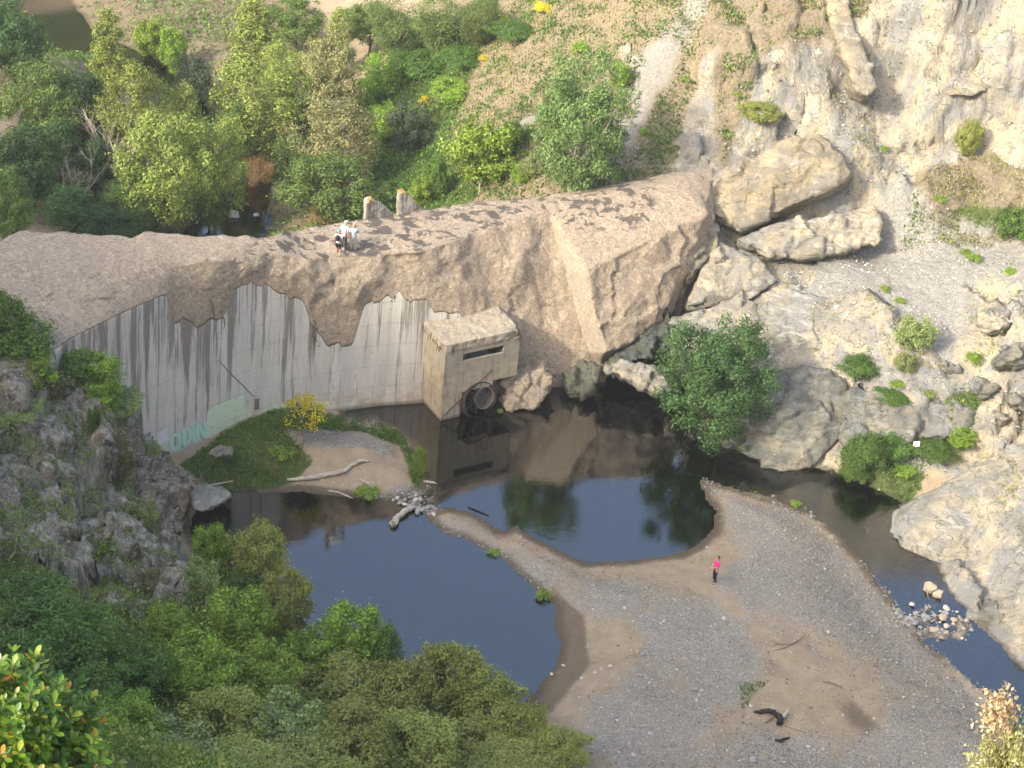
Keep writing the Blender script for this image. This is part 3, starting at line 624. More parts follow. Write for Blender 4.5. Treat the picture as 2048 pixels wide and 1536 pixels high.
# dark drain slot and diagonal crack in the wall face
M_dark = plain('painted cavity shade', (.03, .028, .024), .95); M_crk = plain('open crack', (.13, .115, .09), .95)  # the near black stands in for shade inside slot and pipe
wall_patch('drain_slot', [(508,798),(520,796),(520,818),(508,820)], plain('dark concrete patch', (.17, .15, .12)), .012)  # flat patch, darker than the wall around it
wall_patch('drain_slot', [(509,852),(518,850),(518,864),(509,867)], plain('grey steel plate', (.13, .15, .17), .6), .02)
mb = MB(); stroke(mb, [(437,721),(447,731),(456,742),(466,752),(476,762),(486,771),(497,783),(508,793)], .035); child('crack', mb.mesh('crack'), M_crk, dam)
mb = MB()
for l in ([(340,610),(352,604),(366,600),(380,594)], [(590,610),(600,626),(598,648),(604,676)], [(621,592),(622,618),(630,640),(631,664)], [(783,566),(790,590),(787,612)], [(868,610),(930,602),(972,596)]):
    for a, b_ in zip(l[:-1], l[1:]): pass
# reinforcing bars left hanging from the broken face
M_rust = plain('rusty reinforcing bar', (.10, .055, .032), .9, .3, 20)
for (px, py, L) in ((425,590,1.3),(445,620,1.0),(628,640,1.4),(634,655,.8),(790,590,1.0),(783,600,.7),(1000,600,1.1),(640,690,.9)):
    p = on_wall(px, py)+np.array([0, -.05, 0]); pts = [p]
    for k in range(6): pts.append(pts[-1]+np.array([rng.normal()*.10, -.02+rng.normal()*.04, -L/6]))
    child('reinforcing_bar', MB().tube(pts, .025, 5).mesh('reinforcing_bar'), M_rust, dam)

# ------------------------------------------------ valve house built into the wall
vh = empty('valve_house', np.array([-3.8, 91.4, 0])-np.array([-6, 94, 0])); vh.parent = dam
c0 = np.array([-3.8, 91.4, 0.]); ux = np.array([.848, .53, 0]); vy = np.array([-.53, .848, 0]); W_, DP_ = 4.72, 6.0
def loc(s_, t_, z_): return c0+ux*s_+vy*t_+np.array([0, 0, z_])
def blk(mb, s0, s1, t0, t1, z0, z1):
    mb.hexa([loc(s0, t0, z0), loc(s1, t0, z0), loc(s1, t1, z0), loc(s0, t1, z0)], [loc(s0, t0, z1), loc(s1, t0, z1), loc(s1, t1, z1), loc(s0, t1, z1)])
def vh_mat(name, tone=(1, 1, 1)):
    b = NB(name); p = b.pos(); z = b.xyz(p)[2]; n = b.noise(p, 2.2, 5, .7); st = b.noise(b.mapv(p, (4, 4, .5)), 1.2, 5, .65); sp = b.noise(p, 16, 3, .7)
    c = b.ramp(n, [(.3, (.28, .225, .15)), (.5, (.40, .33, .23)), (.72, (.46, .40, .295))])
    c = b.mix(b.math('MULTIPLY', b.step(st, .5, .66), .6), c, (.19, .17, .14)); c = b.mix(b.math('MULTIPLY', b.step(z, 2.6, 3.3), .35), c, (.20, .19, .165))
    f = b.math('FRACT', b.math('DIVIDE', z, .42)); l = b.step(f, .04, 0.); c = b.mix(b.math('MULTIPLY', l, .35), c, (.16, .14, .11))
    c = b.mix(b.math('MULTIPLY', b.step(sp, .62, .7), .35), c, (.5, .46, .38)); c = b.mix(b.math('MULTIPLY', b.step(z, .3, .02), .7), c, (.09, .075, .05))
    return b.fin(c, .92, b.bump(b.math('ADD', n, b.math('MULTIPLY', sp, .3)), .5, .06), .2)
M_vh = vh_mat('board marked concrete')
mb = MB(); wt = .55
blk(mb, 0, wt, wt, DP_, -1.5, 4.45)                  # left wall
blk(mb, W_-wt, W_, wt, DP_, 1.9, 4.45)               # right wall, broken off low down
blk(mb, 0, 1.12, 0, wt, -1.5, 4.45)                  # front, left of slot
blk(mb, W_-1.0, W_, 0, wt, 1.95, 4.45)
blk(mb, 1.12, W_-1.0, 0, .13, 1.95, 3.66); blk(mb, 1.12, W_-1.0, 0, .5, 4.14, 4.45)
blk(mb, 1.12, 1.25, 0, wt, -1.5, 1.95); blk(mb, 1.25, 3.2, 0, wt, 1.62, 1.95)
blk(mb, wt, W_-.05, 2.2, 5.9, -1.5, 1.9)             # mass behind the pipe
child('house_wall', mb.mesh('house_wall'), M_vh, vh)
# proud band under the roof with fallen lip
mb = MB(); blk(mb, -.02, W_+.04, -.04, DP_, 4.45, 5.0); me = mb.mesh('roof_slab')
def f(o_):
    r_ = o_.modifiers.new('r', 'REMESH'); r_.mode = 'VOXEL'; r_.voxel_size = .08
me = applied(me, f); V = verts(me); N = vnorm(me); cor = np.exp(-((V-loc(W_, 0, 4.8))**2).sum(1)/.25)
setv(me, V+N*(fbm(V, 2.5, 3)*.07+np.where(N[:, 2] > .8, fbm(V, 5, 2)*.03, 0)-cor*.35)[:, None]); me.name = 'roof_slab'
bmt = vh_mat('gritty roof concrete'); child('roof_slab', me, bmt, vh)
mb = MB(); blk(mb, 1.12, W_-1.0, wt+.9, wt+.95, 3.5, 4.4); child('slot_shade_sheet', mb.mesh('slot_shade_sheet'), M_dark, vh)  # dark sheet behind the slot, painted as the shade inside
mb = MB(); 
for k in range(46):
    e = rng.random(); s_, t_ = (rng.random()*1.2, -.06) if e < .12 else ((W_+.03, rng.random()*.4) if e < .5 else (W_-.35*rng.random(), -.05)) if e < .75 else (-.04, rng.random()*2.6)
    z_ = 4.95-rng.random()*.5; a = loc(s_, t_, z_); mb.tube([a, a+np.array([rng.normal()*.05, -.03, -.12-rng.random()*.35])], .014, 4)
for k in range(9):
    s_ = .1+k*.33; z_ = .25+k*.27; a = loc(s_, -.01, z_); mb.tube([a, a+np.array([rng.normal()*.04, -.02, -.25-rng.random()*.3])], .016, 4)
    mb.tube([a, loc(s_+.34, -.01, z_+.27)], .03, 4)
for k in range(5): mb.tube([loc(.7+.16*k, -.012, 1.4-.1*k), loc(.7+.16*k, -.012, -.2)], .012, 4) if k % 2 else None
tag(child('exposed_rebar', mb.mesh('exposed_rebar'), M_rust, vh), kind='stuff')
# outlet pipe with its dividing valve plates
pipe = empty('outlet_pipe', np.array([0, 0, 0])); pc = D(957, 799, 92.55)
M_pipe = plain('rusted steel pipe', (.065, .04, .032), .75, .45, 5, .5); M_pin = plain('inner pipe steel', (.16, .13, .115), .7, .3, 6, .5)
ax = -vy*.97+ux*.10+np.array([0, 0, .22]); ax /= np.linalg.norm(ax); e1 = np.cross(ax, [0, 0, 1]); e1 /= np.linalg.norm(e1); e2 = np.cross(e1, ax)
bpy.data.objects.remove(pipe)
def ring(mb, r0, r1, a0, a1, n_=40, cut=None):
    V = []; F = []
    for k in range(n_):
        g = 2*math.pi*k/n_; dd = math.cos(g)*e1+math.sin(g)*e2; r0_, r1_, aa = r0, r1, a1
        if cut and math.sin(g) < -.35: aa = a1-cut*(-.35-math.sin(g))*1.6-.06*math.sin(k*2.3)
        for (r_, a_) in ((r0_, a0), (r1_, a0), (r1_, aa), (r0_, aa)): V.append(pc+dd*r_+ax*a_)
    for k in range(n_):
        k2 = (k+1) % n_
        for j in range(4): F.append((k*4+j, k2*4+j, k2*4+(j+1) % 4, k*4+(j+1) % 4))
    mb.add(V, F)
mb = MB(); ring(mb, 1.04, 1.10, -2.3, .22, cut=.35); pipe = child('outlet_pipe', mb.mesh('outlet_pipe'), M_pipe, vh); 
for p_ in pipe.data.polygons: p_.use_smooth = False
mb = MB(); a = pc-e1*.36+e2*.05-ax*.55
V = [a+ (math.cos(2*math.pi*k/28)*e1+math.sin(2*math.pi*k/28)*e2)*.60 for k in range(28)]; mb.add(V, [tuple(range(28))])
cc = pc-e1*.36+e2*.05
for k in range(28):
    g, g2 = 2*math.pi*k/28, 2*math.pi*(k+1)/28; A_ = lambda g_, r_, s_: cc+(math.cos(g_)*e1+math.sin(g_)*e2)*r_+ax*s_
    mb.add([A_(g, .60, -.6), A_(g2, .60, -.6), A_(g2, .62, .12), A_(g, .62, .12)], [(0, 1, 2, 3)]); mb.add([A_(g, .60, .12), A_(g2, .60, .12), A_(g2, .68, .12), A_(g, .68, .12)], [(0, 1, 2, 3)])
o = obj('inner_pipe', mb.mesh('inner_pipe'), M_pin, vh); L = np.array([-3.8, 91.4, 0]); setv(o.data, verts(o.data)-L)
mb = MB(); 
for g in (1.75, -1.55, -.1-.5): 
    A_ = cc+e1*.62*0; d_ = math.cos(g)*e1+math.sin(g)*e2; p0 = pc+e1*.18; mb.hexa([p0-ax*1.2-e1*.03, p0+ax*.05-e1*.03, p0+ax*.05+e1*.03, p0-ax*1.2+e1*.03], [p0-ax*1.2-e1*.03+d_*.8, p0+ax*.02-e1*.03+d_*.8, p0+ax*.02+e1*.03+d_*.8, p0-ax*1.2+e1*.03+d_*.8])
o = obj('divider_plate', mb.mesh('divider_plate'), M_pipe, vh); setv(o.data, verts(o.data)-L)
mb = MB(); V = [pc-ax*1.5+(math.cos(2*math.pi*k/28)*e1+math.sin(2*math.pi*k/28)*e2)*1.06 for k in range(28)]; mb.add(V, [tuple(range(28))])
o = obj('pipe_shade_disc', mb.mesh('pipe_shade_disc'), M_dark, vh); setv(o.data, verts(o.data)-L)  # dark disc across the pipe, its colour painting the shade deep inside
# ================================================================== ROCKS THAT STAND APART
def rock_mat(name, tint=(1, 1, 1), dark=0.):
    b = NB(name); p = b.pos(); c, h = rock_nodes(b, p)
    st = b.noise(b.mapv(p, (.35, .35, 2.6), (.35, .5, 0)), 1.4, 6, .65, .3); c = b.mix(b.math('MULTIPLY', b.step(st, .52, .60), .55), c, (.20, .185, .15)); c = b.mix(b.math('MULTIPLY', b.step(st, .44, .38), .4), c, (.46, .44, .40))
    h = b.math('ADD', b.math('MULTIPLY', h, .7), b.math('MULTIPLY', st, .8)); c = b.mix(1., c, tint, 'MULTIPLY')
    return b.fin(c, .93, b.bump(h, .9, .3), .15)
M_rock = rock_mat('pale limestone', (.95, .95, .93)); M_rgrey = rock_mat('grey schist', (.64, .67, .68)); M_rdark = rock_mat('dark wet rock', (.33, .37, .36)); M_rtan = rock_mat('ochre stone', (.92, .87, .77))
def rock(name, hulls, mat, label, cat='rock', **k):
    me = rockmesh(name, hulls, **k); o = obj(name, me, mat); recenter(o); return tag(o, label, cat)
def dn(pts, dy=2., dz=-1.5): return [p+np.array([0, dy, dz]) for p in pts]
# big tilted slab above the right end of the dam
s1 = DP([(1392,388,105.2),(1440,345,106.5),(1560,285,108.),(1642,262,109.),(1668,290,108.6),(1706,345,107.4),(1690,362,106.6),(1560,425,105.2),(1482,462,103.6),(1412,420,104.),(1600,330,106.6)])
rock('tilted_rock_slab', [s1+[p+np.array([.4, 2.2, -1.6]) for p in s1]], M_rtan, 'huge tilted tan rock slab overhanging a shadow above the right end of the dam', 'rock', vox=.16, amp=.2, fr=.35, seed=1, sm=0)
s2 = DP([(1480,480,103.4),(1560,450,104.3),(1660,425,105.8),(1745,410,106.8),(1768,450,105.8),(1760,480,104.6),(1690,500,104.0),(1600,520,103.2),(1540,510,102.8)])
rock('low_rock_ledge', [s2+dn(s2, 1.8, -1.5)], M_rock, 'low long rock ledge lying below the huge tilted slab', 'rock', vox=.15, amp=.25, fr=.5, seed=2, sm=0)
s3 = DP([(1385,430,104.),(1418,420,103.8),(1438,455,102.9),(1440,490,102.),(1400,540,101.),(1375,560,100.4),(1355,520,101.)])
rock('wedge_rock', [s3+dn(s3, 1.5, -2)], M_rgrey, 'grey wedge shaped rock pressed against the right end of the dam', 'rock', vox=.15, amp=.3, fr=.7, seed=3)
s4 = DP([(1440,480,102.6),(1490,500,102.6),(1560,560,101.4),(1500,600,99.8),(1420,590,99.4),(1380,610,99.2),(1400,540,101)])
rock('fractured_rock_apron', [s4+dn(s4, 2, -1.6)], M_rock, 'pale fractured rock apron sloping down beside the dam end', 'rock', vox=.16, amp=.22, fr=.45, seed=4)
# rock mass between ledge path and river
s5 = DP([(1340,640,98.6),(1450,600,99.8),(1560,570,101),(1680,600,100.4),(1730,640,98.9),(1740,700,97.4),(1640,735,96.2),(1560,740,95.9),(1420,760,95.6),(1350,750,95.8),(1345,700,96.8),(1520,660,97.9)])
rock('rock_spur', [s5+dn(s5, 3, -2.5)], M_rock, 'broad pale rock spur behind the leafy tree at the water', 'rock', vox=.18, amp=.32, fr=.3, seed=5)
s6 = DP([(1442,870,91.6),(1470,820,92.4),(1540,755,94.4),(1610,730,95.6),(1650,740,95.6),(1690,775,94.6),(1700,850,92.6),(1660,900,91.0),(1620,940,89.9),(1560,945,89.7),(1480,905,90.6),(1580,830,91.6)])
rock('river_boulder', [s6+dn(s6, 2.6, -2.2)], M_rgrey, 'big rounded grey boulder at the river edge right of the leafy tree', 'rock', vox=.16, amp=.3, fr=.33, seed=6)
s7 = DP([(1680,770,94.0),(1750,795,93.2),(1850,803,93.2),(1925,812,93.2),(1948,832,92.6),(1930,866,91.4),(1860,880,91.0),(1780,882,90.8),(1690,890,90.6)])
rock('rock_shelf', [s7+dn(s7, 1.8, -1.6)], M_rgrey, 'long grey rock shelf behind the brambles, right of the rounded boulder', 'rock', vox=.18, amp=.4, fr=.5, seed=7)
s8 = DP([(1790,1070,84.2),(1800,1030,85.6),(1870,990,87.2),(1960,930,89.4),(2060,870,91.4),(2300,900,90),(2300,1150,82.),(2050,1200,80.5),(1960,1180,81.2),(1900,1150,82.2),(1840,1120,83.),(2000,1010,85.4),(2100,980,85.6)])
rock('smooth_rock_dome', [s8+dn(s8, 3.5, -3)], M_rock, 'large smooth pale rock dome at the right edge of the photo', 'rock', vox=.2, amp=.3, fr=.22, seed=8)
s9 = DP([(1920,1200,80.2),(1960,1150,81.6),(2050,1130,82.4),(2250,1150,82),(2300,1450,73),(2150,1420,73.6),(2060,1345,74.6),(1990,1290,76.2),(1940,1250,77.8)])
rock('water_edge_rock', [s9+dn(s9, 2.5, -2.)], M_rgrey, 'grey rock dropping to dark water at the lower right edge', 'rock', vox=.16, amp=.3, fr=.35, seed=9)
for k, (px, py, r, fl, lab) in enumerate([(1965,775,.85,.8,'round boulder on the rubble slope above the brambles'),(2030,700,1.6,.9,'grey boulder at the right edge under the pale path'),(2040,790,1.2,.8,'boulder at the right edge above the smooth dome'),(1905,730,.7,.6,'dark boulder beside the foot of the rubble path'),(2020,830,.9,.8,'squat boulder on the slope at the right edge'),(1990,640,1.3,.7,'pale boulder below the gravel path near the right edge')]):
    c = hit(px, py, r*.4)+np.array([0, 0, r*.35]); q = rng.normal(size=(9, 3)); q /= np.linalg.norm(q, axis=1)[:, None]; q *= (.8+.45*rng.random((9, 1)))
    rock('boulder', [c+q*np.array([r*1.15, r, r*fl])], M_rgrey if k != 5 else M_rock, lab, 'boulder', vox=.11, amp=.16, fr=1.1, seed=20+k)
# jagged rocks under the right block
s = DP([(1205,742,96.2),(1230,715,96.8),(1262,700,97.2),(1300,660,98.2),(1330,625,98.9),(1342,650,98.2),(1335,690,97.2),(1290,715,96.4),(1240,735,96.0)])
rock('jagged_rock', [s+dn(s, 2, -1.5)], M_rdark, 'dark jagged rock wedged under the right-hand dam block', 'rock', vox=.13, amp=.45, fr=.9, seed=30)
s = DP([(1212,738,95.3),(1240,722,95.8),(1300,735,95.9),(1338,745,96),(1340,782,94.4),(1305,785,94.2),(1275,762,94.6),(1240,752,95.)])
rock('fallen_rock_slab', [s+dn(s, 1.2, -.9)], M_rock, 'pale fallen slab over the dark water hollow under the dam', 'rock', vox=.13, amp=.22, fr=.8, seed=31)
s = DP([(1132,790,94.9),(1138,745,96.2),(1165,728,96.8),(1195,735,96.5),(1198,765,95.6),(1175,785,95.)])
rock('banded_rock', [s+dn(s, 1.5, -1.2)], M_rdark, 'blue grey banded rock at the waterline of the dam', 'rock', vox=.12, amp=.35, fr=1.0, seed=32)
s = DP([(1010,762,94.2),(1045,742,94.7),(1088,738,95.),(1104,760,94.6),(1096,790,94.0),(1062,820,93.2),(1010,822,93.0),(1000,800,93.4)])
o = rock('broken_concrete', [s+dn(s, 1.6, -.3)], M_con, 'broken lump of concrete at the waterline right of the pipe mouth', 'concrete rubble', vox=.1, amp=.26, fr=1.0, seed=38)
# slab lying in the left pool below the crag
s = DP([(378,985,80.6),(405,972,81.6),(440,978,81.6),(458,988,81.2),(456,1000,80.6),(430,1010,80.),(405,1022,79.2),(385,1020,79.4)])
rock('shore_slab', [s+dn(s, .8, -.5)], M_rock, 'flat tan slab jutting over the left pool below the crag', 'rock', vox=.09, amp=.10, fr=1.2, seed=34)
s = DP([(418,908,83.6),(440,893,84.4),(466,898,84.4),(462,910,83.8),(430,916,83.4)])
rock('shore_rock', [s+dn(s, .6, -.4)], M_rtan, 'small tan rock in the grass at the foot of the painted wall', 'rock', vox=.08, amp=.12, fr=1.4, seed=35)
# left crag
def crag_mat():
    b = NB('lichened schist'); p = b.pos(); rl = b.noise(b.mapv(p, (1.5, 1.3, .42), (.1, -.45, 0)), 1.2, 6, .72, .4); n = b.noise(p, 5, 5, .75); n2 = b.noise(p, .8, 4)
    c = b.ramp(rl, [(.36, (.06, .048, .034)), (.43, (.19, .152, .11)), (.56, (.32, .275, .21)), (.7, (.43, .405, .34))])
    c = b.mix(b.step(n, .54, .62), c, (.50, .49, .42)); c = b.mix(b.math('MULTIPLY', b.step(n2, .54, .66), .6), c, (.22, .12, .06)); c = b.mix(b.step(b.noise(p, 2.4, 4, .7), .62, .72), c, (.055, .06, .02))
    return b.fin(c, .95, b.bump(b.math('ADD', rl, b.math('MULTIPLY', n, .4)), 1., .35), .15)
M_crag = crag_mat()
def crag(name, l, label, seed, amp=1.):
    s = DP(l); me = rockmesh(name, [s+dn(s, 3, -2.5)], vox=.14, amp=amp, fr=.42, sm=0, seed=seed, squash=(1.6, 1.2, .6)); o = obj(name, me, M_crag); recenter(o); tag(o, label, 'rock')
crag('crag', [(-80,850,77.),(30,835,78),(120,800,79.2),(165,820,79.4),(175,880,78),(190,960,76.2),(170,1080,73.6),(110,1170,71.4),(0,1180,71.),(-120,1160,71),(80,980,75.6)], 'tall dark lichened crag rising at the left edge', 41, 1.)
crag('crag', [(185,865,79.2),(240,868,79.6),(285,890,80.4),(312,925,80.8),(322,985,79.9),(352,1035,78.6),(355,1065,77.8),(340,1110,76.2),(270,1165,73.8),(200,1170,73),(200,1000,76.3)], 'lichened crag face descending to the left pool', 42, .8)
crag('crag', [(130,1170,71.),(240,1165,72),(310,1165,73.2),(290,1220,70.6),(250,1270,68.6),(200,1280,68),(120,1240,69)], 'low crag between the cistus bushes lower left', 43, .35)
crag('crag', [(270,1260,67.6),(300,1240,68.2),(292,1275,67.2),(255,1290,66.6),(240,1275,67.2)], 'small pale rock nose between foreground shrubs', 44, .15)
# ================================================================== VEGETATION
def leaf_mat(name, c, var=.5, trans=.35, c2=None, rough=.6):
    b = NB(name); t = b.t; g = b.n('NewGeometry'); oi = b.n('ObjectInfo'); r = g.outputs['Random Per Island']
    lo = tuple(x*(1-var) for x in c); hi = tuple(min(1, x*(1+var)) for x in (c2 or c))
    col = b.ramp(r, [(0, lo), (.6, c), (1, hi)]); n = b.noise(b.coord(), .9, 3)
    col = b.mix(b.step(n, .35, .65), b.mix(1., col, (.78, .8, .78), 'MULTIPLY'), col)
    hs = b.n('HueSaturation'); b.put(hs.inputs['Color'], col); b.put(hs.inputs['Value'], b.math('ADD', .86, b.math('MULTIPLY', oi.outputs['Random'], .28))); b.put(hs.inputs['Hue'], b.math('ADD', .49, b.math('MULTIPLY', oi.outputs['Random'], .02)))
    b.put(b.b.inputs['Base Color'], hs.outputs[0]); b.b.inputs['Roughness'].default_value = rough; b.b.inputs['Specular IOR Level'].default_value = .3
    tr = b.n('BsdfTranslucent'); b.put(tr.inputs[0], b.mix(1., hs.outputs[0], (1.15, 1.2, .6), 'MULTIPLY')); m = b.n('MixShader'); m.inputs[0].default_value = trans
    t.links.new(b.b.outputs[0], m.inputs[1]); t.links.new(tr.outputs[0], m.inputs[2]); t.links.new(m.outputs[0], b.out.inputs['Surface']); return b.m
def leaf_quads(P, size, out, rg, w_=.55, droop=0., face=False):
    if face:      # blades lie across the direction they grow towards, so that clumps have lit and shaded sides
        n = len(P); nn = out+rg.normal(size=(n, 3))*.42; nn /= np.linalg.norm(nn, axis=1)[:, None]; a = rg.normal(size=(n, 3)); a -= (a*nn).sum(1)[:, None]*nn; a /= np.linalg.norm(a, axis=1)[:, None]
        b_ = np.cross(nn, a); s = size*(.6+.8*rg.random(n))[:, None]; V = np.stack([P-a*s*.5, P+b_*s*w_*.5+nn*s*.08, P+a*s*.5, P-b_*s*w_*.5+nn*s*.08], 1).reshape(-1, 3)
        return V, np.arange(4*n).reshape(n, 4)
    n = len(P); a = out+rg.normal(size=(n, 3))*.7; a[:, 2] -= droop; a /= np.linalg.norm(a, axis=1)[:, None]
    r = rg.normal(size=(n, 3)); b_ = np.cross(a, r); b_ /= np.linalg.norm(b_, axis=1)[:, None]+1e-9
    s = size*(.6+.8*rg.random(n))[:, None]; nn = np.cross(a, b_)*s*.12
    V = np.stack([P-a*s*.5, P+b_*s*w_*.5+nn, P+a*s*.5, P-b_*s*w_*.5+nn], 1).reshape(-1, 3)
    return V, np.arange(4*n).reshape(n, 4)
WOOD = plain('grey brown bark', (.17, .135, .10), .95); WOODG = plain('pale grey dead wood', (.42, .37, .30), .9); WOODD = plain('dark bark', (.06, .045, .035), .95)
PROTO = {}
def make_proto(key, mat, seed, R, Hz, trunk, ncl, nlf, leaf, wood=WOOD, shape='round', csz=.28, droop=0., lw=.55, flowers=None, up=.3, fill=.25, limbs=9):
    """crown centred on the origin, trunk going down to -(Hz+trunk)"""
    rg = np.random.default_rng(seed); d = rg.normal(size=(ncl, 3)); d /= np.linalg.norm(d, axis=1)[:, None]
    rad = np.where(rg.random(ncl) < fill, rg.random(ncl)**.5*.65, .70+.26*rg.random(ncl)); c = d*rad[:, None]
    if shape == 'cone': c[:, :2] *= (1-.55*(c[:, 2:]+1)/2)
    if shape == 'flat': c[:, 2] = np.abs(c[:, 2])*1.0-.2
    if shape == 'fan': c[:, :2] *= (.45+.55*(c[:, 2:]+1)/2)
    # lobes that make the outline uneven
    lob = 1+.34*fbm(d*1.3+seed, 1.3, 2)+.22*fbm(d*2.7+seed, 1.5, 2); c *= lob[:, None]; c = c*np.array([R, R, Hz])
    cs = csz*R*(.35+.85*rg.random(ncl)); per = rg.multinomial(nlf, cs**1.7/np.sum(cs**1.7)); own = np.repeat(np.arange(ncl), per)
    o = rg.normal(size=(nlf, 3)); o /= np.linalg.norm(o, axis=1)[:, None]; rr = rg.random(nlf)**.45; off = o*(cs[own]*rr)[:, None]*np.array([1, 1, .8])
    off += rg.normal(size=(nlf, 3))*leaf*.8
    P = c[own]+off; cd_ = P/np.array([R, R, Hz]); cd_ /= np.linalg.norm(cd_, axis=1)[:, None]+1e-6; V, F = leaf_quads(P, leaf, o*.75+cd_*.35+np.array([0, 0, .35]), rg, lw, droop, face=lw > .35); cm = mesh_np('crown', V, F)
    cm.materials.append(mat); tb = MB(); zb = -(Hz+trunk); r0 = max(.03, R*.045)
    pick = rg.choice(ncl, min(ncl, limbs), replace=False)
    if trunk > .3:
        top = np.array([0, 0, -Hz*.25]); tb.tube([[0, 0, zb-.4], [rg.normal()*.04*R, rg.normal()*.04*R, (zb+top[2])/2], top], [r0*1.3, r0, r0*.7], 7)
        for k in pick:
            s_ = np.array([0, 0, zb+(top[2]-zb)*(.35+.6*rg.random())]); m_ = (s_+c[k])/2+rg.normal(size=3)*R*.06; tb.tube([s_, m_, c[k]], [r0*.5, r0*.33, r0*.1], 5)
    else:
        for k in pick:
            s_ = np.array([rg.normal()*.07*R, rg.normal()*.07*R, zb-.1]); m_ = (s_+c[k])/2+rg.normal(size=3)*R*.07; tb.tube([s_, m_, c[k]*.97], [r0*.5, r0*.35, r0*.12], 4)
    tm = tb.mesh('trunk'); tm.materials.append(wood); fl = None
    if flowers:
        nf, fs, fm, zmin = flowers; sel = P[(P[:, 2] > zmin*Hz) & ((P/np.array([R, R, Hz]))**2).sum(1).__gt__(.45)]; q = sel[rg.integers(len(sel), size=nf)]*1.03; V = []; 
        a, f_ = leaf_quads(np.repeat(q, 3, 0)+rg.normal(size=(nf*3, 3))*fs*.15, fs, np.tile([0, -.3, 1.], (nf*3, 1)), rg, .9); fl = mesh_np('flowers', a, f_); fl.materials.append(fm)
    PROTO[key] = dict(R=R, Hz=Hz, tr=trunk, crown=cm, trunk=tm, fl=fl)
L_ = dict(
 poplar=leaf_mat('young poplar leaves', (0.289, 0.338, 0.077)), mid=leaf_mat('alder leaves', (0.171, 0.263, 0.062)), dark=leaf_mat('dark evergreen leaves', (0.070, 0.136, 0.042)),
 willow=leaf_mat('willow leaves', (0.202, 0.260, 0.085)), olive=leaf_mat('pale willow leaves', (0.350, 0.338, 0.142)), big=leaf_mat('ash leaves', (0.184, 0.268, 0.087)),
 green=leaf_mat('bright shrub leaves', (0.269, 0.398, 0.054)), deep=leaf_mat('deep green shrub leaves', (0.136, 0.233, 0.046)), sol=leaf_mat('olive shrub leaves', (0.404, 0.446, 0.101), c2=(.22, .22, .09)),
 grey=leaf_mat('grey green shrub leaves', (0.303, 0.365, 0.137)), cist=leaf_mat('cistus leaves', (0.205, 0.184, 0.062), .5), broom=leaf_mat('broom stems', (0.112, 0.172, 0.058)), ivy=leaf_mat('bramble leaves', (0.119, 0.214, 0.042)),
 dry=leaf_mat('dry reed leaves', (0.478, 0.315, 0.154), .3), teal=leaf_mat('blue green shrub leaves', (0.112, 0.151, 0.084)), water_tree=leaf_mat('glossy ash leaves', (0.083, 0.164, 0.047), .4, c2=(.085, .16, .05)))
M_white = NB('white petals').fin((.78, .77, .72), .8); M_yel = leaf_mat('yellow broom flowers', (.72, .58, .03), .2, .3)
make_proto('poplar', L_['poplar'], 1, 3.2, 3.8, 2.2, 110, 15000, .20, shape='round', up=.5, csz=.24)
make_proto('poplar2', L_['poplar'], 2, 2.4, 4.2, 2.2, 80, 12000, .20, shape='cone', up=.7, csz=.26)
make_proto('mid', L_['mid'], 3, 3.2, 3.4, 1.8, 100, 15000, .20, csz=.25)
make_proto('mid2', L_['mid'], 4, 2.6, 3.6, 1.8, 80, 12000, .19, csz=.28, shape='fan')
make_proto('dark', L_['dark'], 5, 3., 3., 1.5, 100, 16000, .19, wood=WOODD, csz=.25)
make_proto('dark2', L_['dark'], 6, 2.4, 3.4, 1.4, 80, 12000, .19, wood=WOODD, shape='cone')
make_proto('willow', L_['willow'], 7, 3., 3., .9, 110, 15000, .22, wood=WOODG, lw=.3, shape='fan', limbs=22, fill=.15)
make_proto('olive', L_['olive'], 8, 3.2, 3.3, 1.6, 110, 14000, .18, wood=WOODG, csz=.22, limbs=16, up=.5)
make_proto('big', L_['big'], 9, 3.2, 4.2, .8, 170, 24000, .17, wood=WOODG, csz=.20, limbs=24, up=.6)
make_proto('sgreen', L_['green'], 10, 1.5, 1.3, .0, 96, 8800, .135, csz=.22, up=.6)
make_proto('sgreen2', L_['green'], 20, 1.5, 1.4, .3, 108, 9600, .135, csz=.22, up=.8)
make_proto('sdeep', L_['deep'], 11, 1.5, 1.3, .0, 96, 9600, .135, wood=WOODD, csz=.25, up=.5)
make_proto('sdeep2', L_['deep'], 21, 1.5, 1.5, .2, 84, 8800, .135, wood=WOODD, csz=.27, up=.5, shape='cone')
make_proto('sol', L_['sol'], 12, 1.5, 1.3, .2, 132, 12000, .135, csz=.20, up=.9, limbs=16, fill=.1)
make_proto('sol2', L_['sol'], 22, 1.5, 1.4, .3, 108, 9600, .135, csz=.22, up=.9, limbs=16, fill=.1)
make_proto('sgrey', L_['grey'], 13, 1.5, 1.2, .0, 108, 8800, .135, csz=.22, up=.8, limbs=14)
make_proto('cistus', L_['cist'], 14, 1.5, 1.4, .0, 90, 10000, .075, csz=.22, up=.8, limbs=16, flowers=(90, .075, M_white, -.5))
make_proto('teal', L_['teal'], 15, 1.5, 1.5, .0, 80, 10000, .11, csz=.25, up=.4)
make_proto('broom', L_['broom'], 16, 1.5, 1.0, .9, 60, 9000, .11, wood=WOODG, lw=.18, csz=.26, shape='fan', up=1.5, limbs=26, flowers=(1100, .075, M_yel, -.1))
make_proto('yellow', M_yel, 17, 1.5, 1.3, .0, 40, 4000, .12, csz=.3, up=1.)
make_proto('ivy', L_['ivy'], 18, 1.5, 1.0, .0, 90, 12000, .10, csz=.24, shape='flat', up=.6)
make_proto('dry', L_['dry'], 19, 1.5, 1.2, .0, 50, 5000, .22, wood=WOODG, lw=.12, csz=.3, up=1.2)
